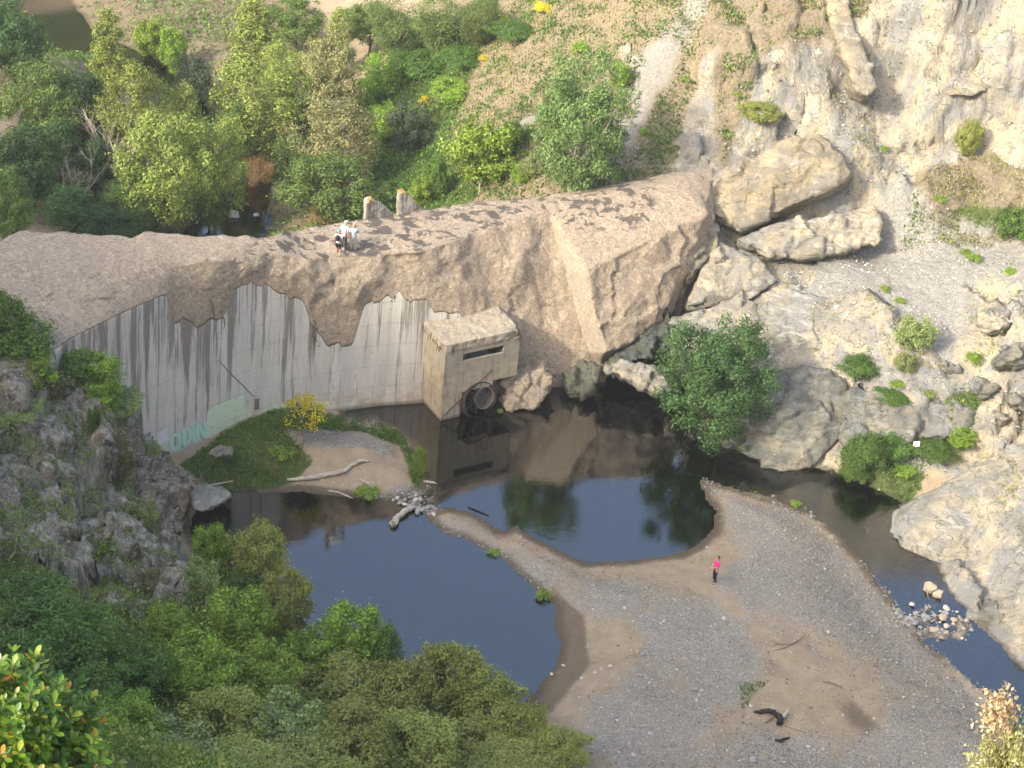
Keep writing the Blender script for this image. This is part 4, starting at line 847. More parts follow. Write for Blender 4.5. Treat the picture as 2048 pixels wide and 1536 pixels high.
make_proto('watertree', L_['water_tree'], 23, 3.1, 2.8, .2, 190, 34000, .13, csz=.18, up=.5, limbs=18, wood=plain('reddish bark', (.20, .12, .075), .9))
make_proto('tuft', L_['green'], 24, 1.0, .6, .0, 30, 1500, .14, csz=.3, up=1., shape='flat')
def bare_proto(key, seed, R, H, mat, n=7, r0=.09):
    rg = np.random.default_rng(seed); tb = MB()
    def grow(p, d, L, r, lev):
        pts = [p]; 
        for k in range(4): d = d+rg.normal(size=3)*.12+np.array([0, 0, .06]); d /= np.linalg.norm(d); pts.append(pts[-1]+d*L/4)
        tb.tube(pts, list(np.linspace(r, r*.5, 5)), 5 if lev < 2 else 4)
        if lev < 3:
            for k in range(4 if lev else 3):
                b_ = d+rg.normal(size=3)*.5; b_[2] = abs(b_[2])*.7+.25; b_ /= np.linalg.norm(b_); grow(pts[rg.integers(2, 5)], b_, L*.62, r*.5, lev+1)
    for k in range(n):
        d = np.array([rg.normal()*.35, rg.normal()*.35, 1.]); grow(np.array([rg.normal()*.15, rg.normal()*.15, -H/2-.2]), d/np.linalg.norm(d), H*.55, r0, 0)
    m = tb.mesh('branches'); m.materials.append(mat); PROTO[key] = dict(R=R, Hz=H/2, tr=0., crown=m, trunk=None, fl=None)
bare_proto('bare', 31, 1.4, 5.5, WOODG, 4); bare_proto('twigs', 32, 1.2, 1.6, WOODG, 9, .022)
def plant(key, px, py, wp, hp, name, label, cat='shrub', group=None, Y=None, rz=None, sink=.12):
    pr = PROTO[key]; hc = 1.; 
    for k in range(5):
        if Y is not None: c = D(px, py, Y); base = None
        else: base = hit(px, py, hc); c = base+np.array([0, 0, hc])
        d = depth(c); rx = wp/2*d/FPX; ha = hp/2*d/FPX; rzz = math.sqrt(max((ha*ha-(rx*.53)**2), (ha*.45)**2))/.848
        sz = rzz/pr['Hz']; hc = (pr['Hz']*(1-sink)+pr['tr'])*sz
    sx = rx/pr['R']; root = empty(name, c-np.array([0, 0, hc]), rng.random()*6.28 if rz is None else rz)
    for nm, m in (('crown', pr['crown']), ('trunk', pr['trunk']), ('flowers', pr['fl'])):
        if m is None: continue
        if pr['trunk'] is None: nm = 'branches'
        elif cat != 'tree' and nm == 'crown': nm = 'foliage'
        elif cat != 'tree' and nm == 'trunk': nm = 'stems'
        o = bpy.data.objects.new(nm, m);  COL.objects.link(o); o.parent = root; o.location = (0, 0, hc); o.scale = (sx, sx, sz)
        if nm == 'flowers': o['kind'] = 'stuff'
    tag(root, label, cat, group); return root
T = 'trees beyond the dam'
for a in [
 ('dark',25,75,150,150,'evergreen_tree','dark blue-green tree at the upper left corner beside the dark pool'),
 ('mid',85,215,170,180,'broadleaf_tree','rounded mid green tree below the dark pool at the left edge'),
 ('dark',165,215,130,150,'evergreen_tree','dark green tree just under the dark upstream pool'),
 ('dark',50,330,150,170,'evergreen_tree','dark green tree low on the left edge behind the dam'),
 ('mid2',25,430,110,160,'broadleaf_tree','mid green tree at the left edge right behind the dam top'),
 ('dark2',120,310,120,150,'evergreen_tree','narrow dark tree left of the bare grey tree'),
 ('dark2',140,420,130,120,'evergreen_tree','dark thin tree with sprawling branches behind the left dam top'),
 ('dark',235,440,150,90,'evergreen_tree','low dark tree right behind the dent in the dam top'),
 ('poplar2',215,95,95,160,'poplar_tree','tall pale yellow-green tree right of the dark upstream pool'),
 ('poplar',265,215,150,190,'poplar_tree','light green tree in the middle of the left grove'),
 ('sgreen2',300,70,70,80,'bushy_tree','small bright green tree by the far sandy bank'),
 ('sgreen2',345,95,60,90,'bushy_tree','slender bright green tree beside the far sandy bank'),
 ('teal',385,160,85,100,'bushy_tree','dark scrubby tree on the sandy bank above the stream bend'),
 ('poplar',335,330,190,230,'poplar_tree','big light green tree behind the dam left of the stream'),
 ('poplar2',370,240,110,150,'poplar_tree','pale tree crown rising between the grove and the stream bend'),
 ('poplar',430,330,130,190,'poplar_tree','light green tree overhanging the stream behind the dam'),
 ('mid',275,395,130,110,'broadleaf_tree','shaded green tree under the big light green tree'),
 ('poplar2',510,80,130,170,'poplar_tree','feathery light green tree at the top centre left'),
 ('mid',590,40,130,110,'broadleaf_tree','green tree at the top edge above the feathery one'),
 ('poplar',520,205,190,200,'poplar_tree','yellow-green tree in the centre of the upper grove'),
 ('olive',660,165,160,200,'willow_tree','grey-green tree with silvery crown in the upper grove'),
 ('poplar2',680,75,80,120,'poplar_tree','bright narrow tree above the silvery crown'),
 ('mid',740,50,120,100,'broadleaf_tree','dark green tree along the top edge left of the willows'),
 ('olive',665,275,190,170,'willow_tree','pale olive tree with a white trunk above the stream'),
 ('mid',660,375,200,150,'broadleaf_tree','darker green tree right of the stream mouth behind the dam'),
 ('mid2',590,330,110,120,'broadleaf_tree','small green tree leaning over the dry reeds'),
 ('willow',800,60,140,130,'willow_tree','willow with fans of dry twigs at the top edge'),
 ('willow',890,50,150,130,'willow_tree','middle willow of the row at the top edge'),
 ('willow',960,40,110,100,'willow_tree','rightmost willow of the row at the top edge'),
 ('mid2',620,230,110,150,'broadleaf_tree','mid green tree between the yellow-green and the silvery tree'),
 ('poplar',570,150,110,130,'poplar_tree','light green tree filling the gap in the upper grove'),
 ('big',1160,250,195,290,'ash_tree','big pale green tree standing alone above the dam'),
 ('sgreen2',970,300,150,140,'bushy_tree','bright green bushy tree left of the tree standing alone'),
 ('mid2',480,270,100,120,'broadleaf_tree','green tree leaning over the stream bend'),
 ('dark2',190,330,90,120,'evergreen_tree','dark tree half hidden behind the bare grey tree'),
 ('poplar',130,140,110,110,'poplar_tree','light green tree at the near bank of the dark pool'),
 ('mid2',420,420,110,80,'broadleaf_tree','low green tree touching the dam behind the stream mouth')]:
    if a[5]=='poplar_tree' and a[1]==130: continue
    plant(*a, cat='tree', group=T)
plant('bare',232,315,90,170,'bare_tree','leafless grey tree in front of the dark grove','tree')
plant('bare',150,370,70,130,'bare_tree','thin leafless tree at the left behind the dam','tree')
S = 'bushes on the far slope'
for a in [
 ('teal',818,255,95,110,'round_shrub','round dark grey-green bush below the yellow broom'),
 ('sdeep2',878,350,45,90,'cypress_shrub','small dark cypress-like bush behind the dam crest'),
 ('sdeep',800,390,100,70,'dark_shrub','dark bush right behind the two concrete fins'),
 ('sgreen',845,385,60,60,'green_shrub','small leafy bush behind the right concrete fin'),
 ('yellow',850,205,28,28,'broom_bush','yellow flowering broom above the round dark bush'),
 ('yellow',1012,42,45,20,'broom_bush','yellow broom on the slope at the top edge'),
 ('yellow',968,116,26,16,'broom_bush','yellow broom among the bright green undergrowth'),
 ('yellow',1095,14,60,18,'broom_bush','wide yellow broom at the very top'),
 ('sgreen',760,150,110,90,'green_shrub','bright bush at the left end of the green slope'),
 ('ivy',850,130,150,80,'bramble_bush','bramble mound in the middle of the green slope'),
 ('ivy',930,110,120,70,'bramble_bush','bramble mound at the right of the green slope'),
 ('sgreen2',770,240,90,80,'green_shrub','leafy bush between the silvery trees and the round dark bush'),
 ('sgreen',905,180,90,60,'green_shrub','low bright bush right of the yellow broom'),
 ('ivy',1030,60,110,60,'bramble_bush','green bush under the top yellow broom'),
 ('ivy',880,70,130,60,'bramble_bush','bramble thicket at the feet of the willows'),
 ('sgreen',720,205,70,90,'green_shrub','bush tucked right of the silvery tree'),
 ('sgrey',1070,330,60,50,'grey_shrub','small grey-green bush below the pale low wall'),
 ('sgreen',1045,345,60,40,'green_shrub','low bush left of the foot of the lone tree'),
 ('sgreen',1240,150,50,50,'green_shrub','small bush above right of the lone tree'),
 ('dry',512,340,70,60,'dry_reeds','brown dry reeds bent over the stream'),
 ('dry',650,430,80,50,'dry_reeds','brown dead undergrowth right of the stream mouth'),
 ('sdeep',1025,275,50,70,'dark_shrub','dark bush at the lower end of the pale low wall'),
 ('sol',1520,222,80,50,'olive_shrub','dark olive bush on the pale scree'),
 ('sol',1940,275,50,65,'pine_bush','small ochre-green pine growing on the cliff'),
 ('sdeep',2035,448,80,66,'dark_shrub','dark green bush at the right edge above the gravel ledge'),
 ('tuft',1930,505,26,18,'green_tuft','left one of two round tufts on the gravel ledge'),
 ('tuft',1951,517,28,22,'green_tuft','right one of two round tufts on the gravel ledge'),
 ('tuft',1882,398,30,16,'green_tuft','bright tuft at the foot of the cliff'),
 ('tuft',2020,542,30,18,'green_tuft','tuft at the right edge below the ledge'),
 ('sgrey',1830,665,78,76,'grey_shrub','blue-green bush on the slope under the path'),
 ('ivy',1720,735,80,60,'bramble_bush','bramble creeping over the gap between the rocks'),
 ('ivy',1785,787,90,30,'bramble_bush','bramble mat under the rubble slope'),
 ('sgrey',1812,725,46,46,'grey_shrub','grey-green bush below the blue-green one'),
 ('tuft',1795,765,40,22,'green_tuft','tuft on the grey rubble above the bramble mat'),
 ('tuft',1855,786,36,18,'green_tuft','tuft at the right of the bramble mat'),
 ('tuft',1950,716,36,28,'green_tuft','yellow-green tuft by the dark boulder'),
 ('tuft',1772,577,24,16,'green_tuft','tuft at the upper edge of the rock spur'),
 ('tuft',1800,600,24,14,'green_tuft','tuft beside the narrow gravel path'),
 ('tuft',1475,190,22,12,'green_tuft','upper tuft on the pale scree'),
 ('tuft',1370,158,22,14,'green_tuft','tuft beside the pale track'),
 ('tuft',1290,262,22,16,'green_tuft','tuft left of the pale scree'),
 ('tuft',1160,95,40,30,'green_tuft','pale green tuft on the dry slope'),
 ('sgrey',1555,485,30,36,'grey_shrub','small grey bush in the cleft of the low rock ledge'),
 ('tuft',1770,297,20,14,'green_tuft','tuft clinging to the foot of the cliff'),
 ('tuft',1632,695,20,12,'green_tuft','tuft on the face of the rock spur'),
 ('ivy',1730,905,90,90,'bramble_bush','leftmost bramble mound on the far river bank'),
 ('ivy',1790,890,100,70,'bramble_bush','bramble mound left of the white sign'),
 ('ivy',1870,895,100,56,'bramble_bush','bramble mound right of the white sign'),
 ('sgreen',1925,875,56,46,'green_shrub','bright bush at the right end of the brambles'),
 ('ivy',1712,945,60,50,'bramble_bush','bramble trailing to the water under the brambles'),
 ('tuft',1808,940,50,30,'green_tuft','green plants below the white sign'),
 ('ivy',1490,888,44,40,'bramble_bush','small bramble at the water edge before the rounded boulder')]:
    plant(*a, cat='grass tuft' if a[0]=='tuft' else 'shrub', group='green tufts on the right slope' if a[0]=='tuft' else S)
plant('watertree',1444,752,262,262,'ash_tree','bushy dark green tree growing out of the water edge','tree', Y=92.6, sink=.15)
# island and bar
plant('broom',604,832,110,84,'broom_bush','yellow flowering broom in front of the dam wall','shrub', sink=.0)
plant('twigs',742,850,70,40,'dry_shrub','dry leafless bush at the far shore of the island','shrub')
plant('twigs',700,845,40,30,'dry_shrub','small dry bush right of the flowering broom','shrub')
plant('sgreen',838,925,34,66,'green_shrub','green plants along the right shore of the island','shrub')
plant('tuft',735,985,50,22,'green_tuft','green tuft on the near shore of the island','grass tuft')
plant('tuft',1088,1190,34,22,'green_tuft','green tuft at the shore of the left pool','grass tuft')
plant('tuft',988,1105,26,14,'green_tuft','tuft on the spit between the pools','grass tuft')
plant('tuft',1592,1007,24,12,'green_tuft','tuft on the far shore of the gravel bar','grass tuft')
plant('tuft',566,905,56,30,'green_tuft','leafy plant in the middle of the island grass','grass tuft')
plant('tuft',1000,822,12,10,'green_tuft','tiny green plant beside the pipe mouth','grass tuft', Y=92.6)
# left bank: on and round the crag, then the slope below the viewer
C_ = 'shrubs on the near slope'
for a in [
 ('sdeep2',52,600,80,90,'dark_shrub','tall dark bush standing up against the dam top at the left edge'),
 ('sdeep',30,680,150,110,'dark_shrub','dark bush at the left edge below the tall one'),
 ('sdeep',120,690,150,100,'dark_shrub','dark bush whose top meets the streaked wall'),
 ('sgreen2',190,740,120,90,'green_shrub','green bush leaning over the crag toward the wall'),
 ('sgreen2',60,740,110,90,'green_shrub','green bush behind the white flowered cistus at the left edge'),
 ('cistus',50,760,80,80,'cistus_bush','white flowered cistus above the tall crag'),
 ('cistus',110,770,60,60,'cistus_bush','brownish bush between the two dark ones on the crag'),
 ('sgrey',235,800,110,60,'grey_shrub','grey-green bush along the skyline of the crag'),
 ('sgrey',295,850,60,60,'grey_shrub','grey bush at the right shoulder of the crag'),
 ('sgrey',30,820,100,40,'grey_shrub','grey cushion bush on top of the tall crag'),
 ('sdeep',80,650,130,100,'dark_shrub','dark bush on the crag top between the tall one and the wall'),
 ('sdeep2',150,735,110,90,'dark_shrub','dark bush over the middle of the crag skyline'),
 ('sgreen',205,790,90,70,'green_shrub','green bush at the right end of the crag skyline'),
 ('sdeep',0,640,110,120,'dark_shrub','dark bush cut by the left edge under the tall one'),
 ('sdeep',10,560,60,60,'dark_shrub','small dark bush at the left edge of the dam top'),
 ('sdeep',190,845,30,70,'dark_shrub','small dark bush in the cleft of the crag')]:
    plant(*a, cat='shrub', group=C_)
for a in [
 ('cistus',238,920,74,120,'cistus_bush','tall white flowered cistus on the crag face',77.2),
 ('sgrey',275,1035,80,90,'grey_shrub','grey-green bush halfway down the crag',75.6),
 ('sdeep',160,935,50,60,'dark_shrub','dark bush in a hollow of the tall crag',76.2),
 ('sgrey',300,900,40,40,'grey_shrub','pale grey bush on the crag beside the painted wall',80.),
 ('sdeep',330,1000,36,30,'dark_shrub','dark mossy cushion near the right edge of the crag',79.),
 ('sgrey',130,1000,50,30,'grey_shrub','small grey cushion in the middle of the tall crag',74.5),
 ('sgrey',40,1000,40,26,'grey_shrub','small grey cushion at the left of the tall crag',74.5),
 ('cistus',205,1165,110,90,'cistus_bush','brown-green cistus below the tall crag',69.4),
 ('cistus',290,1190,90,110,'cistus_bush','white flowered cistus left of the grey dead twigs',69.)]:
    plant(*a[:-1], cat='shrub', group=C_, Y=a[-1])
for a in [
 ('sgreen',420,1095,80,100,'green_shrub','green bush between the crag and the left pool'),
 ('sol2',520,1110,115,140,'olive_shrub','olive-brown bush reaching over the left pool'),
 ('sgrey',395,1160,90,100,'grey_shrub','grey-green bush under the crag foot'),
 ('sol2',570,1210,110,140,'olive_shrub','olive bush hanging over the pool shore'),
 ('sdeep',480,1180,100,90,'dark_shrub','shaded bush between the two olive bushes'),
 ('twigs',350,1190,90,70,'dry_shrub','grey dead twigs under the crag'),
 ('sdeep',60,1210,190,120,'dark_shrub','dark green bush below the tall crag at the left edge'),
 ('sdeep',140,1280,190,150,'dark_shrub','wide dark green bush above the sunlit leaves'),
 ('sdeep2',40,1330,150,160,'dark_shrub','dark bush at the left edge behind the sunlit leaves'),
 ('sgreen2',470,1240,160,150,'green_shrub','bright green bush in the middle of the near slope'),
 ('sgreen2',390,1330,170,140,'green_shrub','green bush left of centre on the near slope'),
 ('sdeep',280,1340,130,130,'dark_shrub','dark bush right of the sunlit leaves'),
 ('sgreen',520,1350,160,140,'green_shrub','leafy bush under the bright green one'),
 ('sdeep2',775,1300,80,120,'pointed_shrub','dark pointed bush against the left pool'),
 ('sgreen2',700,1270,150,150,'green_shrub','tall green bush in front of the left pool'),
 ('sgreen2',620,1310,140,130,'green_shrub','green bush left of the tall one in front of the pool'),
 ('sol',680,1380,180,140,'olive_shrub','olive bush below the tall green one'),
 ('sol',790,1390,150,140,'olive_shrub','olive bush at the near shore of the left pool'),
 ('sol',900,1360,150,150,'olive_shrub','pale olive bush against the near end of the left pool'),
 ('sol2',975,1400,130,130,'olive_shrub','pale olive bush at the right end of the near row'),
 ('sol',1040,1460,130,120,'olive_shrub','olive bush spreading onto the sand'),
 ('sol2',1120,1500,120,90,'olive_shrub','rightmost olive bush on the sandy bank'),
 ('sol2',940,1490,160,110,'olive_shrub','olive bush at the bottom edge, right of the pool glimpse'),
 ('sol',830,1490,170,130,'olive_shrub','olive bush at the bottom edge left of the pool glimpse'),
 ('sol2',700,1480,180,140,'olive_shrub','brownish olive bush at the bottom centre left'),
 ('sgrey',560,1450,170,140,'grey_shrub','grey-green bush at the lower left centre'),
 ('sol',450,1440,160,130,'olive_shrub','olive bush right of the dark hollow'),
 ('sgrey',340,1490,170,110,'grey_shrub','silvery bush at the bottom edge left'),
 ('sgreen',250,1440,140,120,'green_shrub','green bush in the dark hollow'),
 ('twigs',265,1480,110,70,'dry_shrub','tangle of grey dead twigs at the bottom left'),
 ('sol2',620,1530,200,90,'olive_shrub','olive bush cut by the bottom edge'),
 ('sol',480,1535,180,80,'olive_shrub','pale bush cut by the bottom edge further left'),
 ('sdeep',180,1390,140,120,'dark_shrub','dark bush close behind the sunlit leaves'),
 ('sol',1020,1540,180,90,'olive_shrub','olive bush cut by the bottom edge at centre'),
 ('sgreen',570,1260,70,60,'green_shrub','small green bush between the olive bushes of the shore'),
 ('sgreen',330,1250,110,90,'green_shrub','green bush in front of the pale rock nose'),
 ('sdeep',850,1430,120,90,'dark_shrub','shaded bush behind the olive ones at the near shore'),
 ('sgreen',170,1500,150,110,'green_shrub','green bush low behind the sunlit leaves')]:
    plant(*a, cat='shrub', group=C_)

# ------------------------------------------------ low growth nobody could count
def scatter(name, mask, n, box, size, h, mat, up=.6, lw=.5, seed=5, stuff=True, thr=.5):
    rg = np.random.default_rng(seed); m = mask.reshape(ny, nx); x = box[0]+(box[1]-box[0])*rg.random(n); y = box[2]+(box[3]-box[2])*rg.random(n)
    i = np.clip(np.searchsorted(GX, x)-1, 0, nx-2); j = np.clip(np.searchsorted(GY, y)-1, 0, ny-2); P = np.c_[x, y, HG[j, i]]
    mm = m[j, i]*(wd.reshape(ny, nx)[j, i] < -.1); q = fbm(np.c_[x, y, x*0+seed], .55, 3)+fbm(np.c_[x, y, x*0+seed], 2.2, 2)*.6
    k = mm > thr-q*.35+.1*rg.random(n); P = P[k]; q = q[k]; hh = h*np.clip(.5+q*1.3, .15, 1.6)
    P[:, 2] += hh*rg.random(len(P)); V, F = leaf_quads(P, size, np.tile([0, 0, up], (len(P), 1)), rg, lw)
    o = obj(name, mesh_np(name, V, F), mat); recenter(o)
    return tag(o, kind='stuff')
L_['grass'] = leaf_mat('grass blades', (.12, .22, .045), .4, .35, c2=(.20, .28, .07)); L_['hay'] = leaf_mat('dry grass blades', (.34, .29, .17), .4, .2)
isl = msk([(355,925),(460,868),(535,838),(660,816),(800,848),(850,930),(830,960),(800,880),(700,860),(560,880),(620,920),(600,950),(470,970),(400,950)], .8, .6, .4)
scatter('grass', isl, 90000, (-19, -4, 80, 92), .16, .22, L_['grass'], 1.6, .22, 1)
scatter('grass', isl*0+msk([(430,900),(560,870),(620,900),(600,945),(500,960),(430,950)], .8, .6, .3), 1500, (-16, -8, 82, 92), .07, .34, leaf_mat('red poppies', (.5, .07, .03), .3, .3), .3, .9, 2).name = 'poppies'
slope_m = msk([(690,380),(740,250),(720,120),(900,90),(1010,60),(1120,0),(1120,-60),(980,-60),(980,130),(930,220),(880,300),(980,330),(1060,370),(900,410),(820,420)], 1.5, 5, .8)
scatter('undergrowth', slope_m, 90000, (-14, 12, 100, 150), .22, .7, L_['ivy'], .8, .6, 3)
scatter('undergrowth', farY*(XY[:, 0] < -4), 80000, (-46, -4, 96, 150), .24, .6, L_['mid'], .8, .5, 4, thr=.75)
near = msk([(-200,1180),(250,1210),(420,1060),(560,1090),(620,1300),(860,1480),(1100,1450),(1250,1640),(600,2600),(-900,2600)], 1.5, 5.5, .8)
scatter('undergrowth', near, 60000, (-28, 6, 40, 80), .15, .7, L_['deep'], .7, .55, 5, thr=.25)
scatter('undergrowth', near, 45000, (-28, 6, 40, 80), .15, .9, L_['sol'], .9, .5, 15, thr=.6)
scatter('undergrowth', near, 30000, (-28, 6, 40, 80), .15, .8, L_['grey'], .9, .45, 16, thr=.65)
scatter('dry_grass', dry, 90000, (-6, 34, 96, 130), .22, .22, L_['hay'], 1.4, .25, 6, thr=.6)
scatter('dry_grass', dry, 80000, (-6, 34, 96, 130), .2, .22, L_['sol'], 1.2, .35, 7, thr=.62)
scatter('undergrowth', dry, 110000, (-10, 24, 96, 130), .2, .4, L_['ivy'], 1.0, .5, 17, thr=.74)
scatter('dry_grass', rock_r*(1-pathm), 60000, (6, 34, 84, 125), .17, .2, L_['sol'], 1.2, .4, 18, thr=1.02)
scatter('undergrowth', rock_l, 46000, (-32, -15, 66, 86), .12, .35, L_['grey'], .9, .4, 8, thr=.82)
scatter('undergrowth', rock_l, 40000, (-32, -15, 66, 86), .13, .5, L_['green'], .9, .4, 28, thr=.92)
scatter('grass', msk([(1850,460),(1930,455),(2048,470),(2048,490),(1900,478)], .6, 7, .3), 30000, (16, 34, 92, 112), .16, .2, L_['sol'], 1.2, .3, 9)
scatter('grass', msk([(1475,1385),(1530,1375),(1500,1400),(1480,1440),(1470,1430)], .3, .8, .15), 30000, (8, 18, 62, 76), .14, .14, L_['grass'], 1.2, .3, 10)
scatter('undergrowth', msk([(1670,930),(1700,870),(1950,860),(1930,910),(1860,930),(1830,970),(1720,990)], .8, 1.2, .4), 30000, (14, 32, 82, 96), .15, .4, L_['ivy'], .8, .5, 11, thr=.4)
# ================================================================== PEOPLE
def skinned(name, J, E, mat, sub=1):
    """J: list of (x,y,z,r); E: edges; one continuous surface"""
    me = bpy.data.meshes.new('t'); me.from_pydata([j[:3] for j in J], E, []); me.update()
    def f(o):
        s = o.modifiers.new('s', 'SKIN'); s.use_smooth_shade = True
        for i, j in enumerate(J): o.data.skin_vertices[0].data[i].radius = (j[3], j[3]*(j[4] if len(j) > 4 else 1))
        o.data.skin_vertices[0].data[0].use_root = True
        b = o.modifiers.new('b', 'SUBSURF'); b.levels = sub; b.render_levels = sub
    r = applied(me, f); r.name = name; return r
SKIN = plain('skin', (.50, .30, .20), .6, .06); HAIRD = plain('dark hair', (.02, .016, .014), .5); SHOE = plain('dark shoes', (.03, .028, .026), .6)
def join_np(name, parts):
    V = []; F = []; n = 0
    for me in parts:
        v = verts(me); V += [tuple(q) for q in v]; F += [tuple(i+n for i in p.vertices) for p in me.polygons]; n += len(v)
    r = bpy.data.meshes.new(name); r.from_pydata(V, [], F); r.update()
    for p in r.polygons: p.use_smooth = True
    return r
def person(px, py, z, face, H, label, arms, shirt, trousers, short=False, hair=HAIRD, hat=None, step=.0, lean=0., sleeve=.5, belly=1.):
    base = G(px, py, z); root = empty('person', base, face); s = H/1.72; root.scale = (s, s, s)
    A = arms; hips = [(.09, 0, .88), (-.09, 0, .88)]; kn = [(.11, -.03-step*.5, .48), (-.11, -.03+step*.5, .48)]; an = [(.12, .02-step, .09), (-.12, .02+step, .09)]
    sh = [(.18, lean*.6, 1.40), (-.18, lean*.6, 1.40)]
    J = [(0, 0, .93, .125, .9), (0, lean*.2, 1.12, .12, .85), (0, lean*.5, 1.32, .13, .8), (0, lean*.7, 1.45, .055), (0, lean*.9-.01, 1.53, .065), (0, lean-.02, 1.62, .095, .85), (0, lean-.005, 1.69, .065)]
    E = [(0, 1), (1, 2), (2, 3), (3, 4), (4, 5), (5, 6)]
    for k in (0, 1):
        i = len(J); J += [hips[k]+(.09,), kn[k]+(.058,), an[k]+(.038,), (an[k][0]*1.05, an[k][1]-.15, .035, .035)]; E += [(0, i), (i, i+1), (i+1, i+2), (i+2, i+3)]
        i = len(J); el, wr = A[k]; J += [sh[k]+(.058,), tuple(el)+(.042,), tuple(wr)+(.028,)]; E += [(2, i), (i, i+1), (i+1, i+2)]
        d = np.array(wr)-np.array(el); d /= np.linalg.norm(d); hnd = np.array(wr)+d*.06; J += [tuple(hnd)+(.034, .6)]; E += [(i+2, i+3)]
        sd_ = np.cross(d, [0, 0, 1.]); sd_ = sd_/(np.linalg.norm(sd_)+1e-9)
        for q, ln in enumerate((.062, .075, .08, .072)):
            m = len(J); o_ = (q-1.5)*.019; p1 = hnd+d*.04+sd_*o_; p2 = p1+d*ln*.5+np.array([0, 0, -.006]); p3 = p2+d*ln*.42+np.array([0, 0, -.014]); J += [tuple(p1)+(.009,), tuple(p2)+(.0085,), tuple(p3)+(.007,)]; E += [(i+3, m), (m, m+1), (m+1, m+2)]
        m = len(J); t1 = hnd-d*.015+sd_*.035; J += [tuple(t1)+(.011,), tuple(t1+d*.04+sd_*.016)+(.009,)]; E += [(i+3, m), (m, m+1)]
    body = skinned('body', J, E, SKIN)
    face_mb = MB(); hz = 1.615; fy_ = lean-.115
    face_mb.tube([(0, fy_+.02, hz+.02), (0, fy_-.018, hz-.02), (0, fy_+.015, hz-.03)], [.01, .015, .008], 6); face_mb.tube([(-.025, fy_+.018, hz-.058), (.025, fy_+.018, hz-.058)], [.008, .008], 6)
    for sx in (-1, 1): face_mb.tube([(sx*.085, lean-.02, hz+.02), (sx*.1, lean-.005, hz), (sx*.085, lean-.015, hz-.03)], [.012, .016, .008], 6)
    bo = obj('body', join_np('body', [body, face_mb.mesh('f')]), SKIN, root)
    eyes = MB()
    for sx in (-1, 1): eyes.tube([(sx*.034, fy_+.012, hz+.02), (sx*.034, fy_-.002, hz+.02)], [.012, .008], 6)
    obj('eyes', eyes.mesh('eyes'), HAIRD, root)
    g = 1.16
    Js = [(0, 0, .82, .15*belly, .95), (0, -.03*(belly-1)*4, 1.10, .135*belly, .95), (0, lean*.5, 1.32, .145, .85), (0, lean*.65, 1.43, .075)]; Es = [(0, 1), (1, 2), (2, 3)]
    for k in (0, 1):
        i = len(Js); el, wr = A[k]; el = np.array(el); wr = np.array(wr); Js += [sh[k]+(.073,)]; Es += [(2, i)]
        if sleeve <= .6: m = np.array(sh[k])*.3+el*.7; Js += [tuple(m)+(.062,)]; Es += [(i, i+1)]
        else: m = el*.25+wr*.75; Js += [tuple(el)+(.054,), tuple(m)+(.042,)]; Es += [(i, i+1), (i+1, i+2)]
    obj('shirt', skinned('shirt', Js, Es, shirt), shirt, root)
    Jt = [(0, 0, .95, .132, .92), (0, 0, .88, .13, .92)]; Et = [(0, 1)]
    for k in (0, 1):
        i = len(Jt); Jt += [hips[k]+(.105,), kn[k]+(.082 if short else .074,)]; Et += [(1, i), (i, i+1)]
        if not short: Jt += [(an[k][0], an[k][1], .10, .062)]; Et += [(i+1, i+2)]
    obj('trousers', skinned('trousers', Jt, Et, trousers), trousers, root)
    for k in (0, 1): obj('shoe', skinned('shoe', [(an[k][0], an[k][1]+.03, .05, .05), (an[k][0]*1.05, an[k][1]-.08, .045, .045), (an[k][0]*1.08, an[k][1]-.16, .035, .035)], [(0, 1), (1, 2)], SHOE), SHOE, root)
    hm = hat or hair; q = [(0, lean+.035, 1.60, .085), (0, lean+.012, 1.675, .098), (0, lean-.03, 1.70, .075)]
    if not hat: q[0] = (0, lean+.05, 1.55, .075)
    obj('cap' if hat else 'hair', skinned('hair', q, [(0, 1), (1, 2)], hm), hm, root)
    if hat: 
        mb = MB(); n_ = 14; V = [(0, lean-.02, 1.70)]+[(math.cos(a)*.10, lean-.06+math.sin(a)*.13, 1.672) for a in np.linspace(math.pi, 2*math.pi, n_)]; mb.add(V, [(0, i, i+1) for i in range(1, n_)]); obj('cap_peak', mb.mesh('cap_peak'), hat, root)
    tag(root, label, 'person'); return root
ARM_D = [((.25, .02, 1.14), (.27, -.06, .90)), ((-.25, .02, 1.14), (-.27, -.06, .90))]
ARM_F = [((.23, -.02, 1.14), (.08, -.20, 1.06)), ((-.23, -.02, 1.14), (-.06, -.22, 1.05))]
ARM_B = [((.24, .08, 1.15), (.10, .16, 1.0)), ((-.25, .0, 1.14), (-.26, -.10, .92))]
pz = tz(*G(1428, 1166, .45)[:2])
person(1428, 1166, pz, R_(-75), 1.68, 'person in bright pink top and dark trousers standing on the gravel bar', ARM_F, plain('bright pink cloth', (.80, .045, .26), .8, .05), plain('dark navy cloth', (.014, .02, .045), .85), belly=1.12)
def crest_z(px, py, z0=9.1):
    """height of the dam top under a sight line"""
    d = ray(px, py); o = np.array([0, 0, CH]); z = z0
    for k in range(4):
        p = G(px, py, z); z = float(np.interp(p[0], XL, cz))
        t = (p[1]-np.interp(p[0], XL, cy))/(np.interp(p[0], XL, dy)-np.interp(p[0], XL, cy)); z = z+.12*math.sin(3.14*min(max(t, 0), 1))+.02
    return z
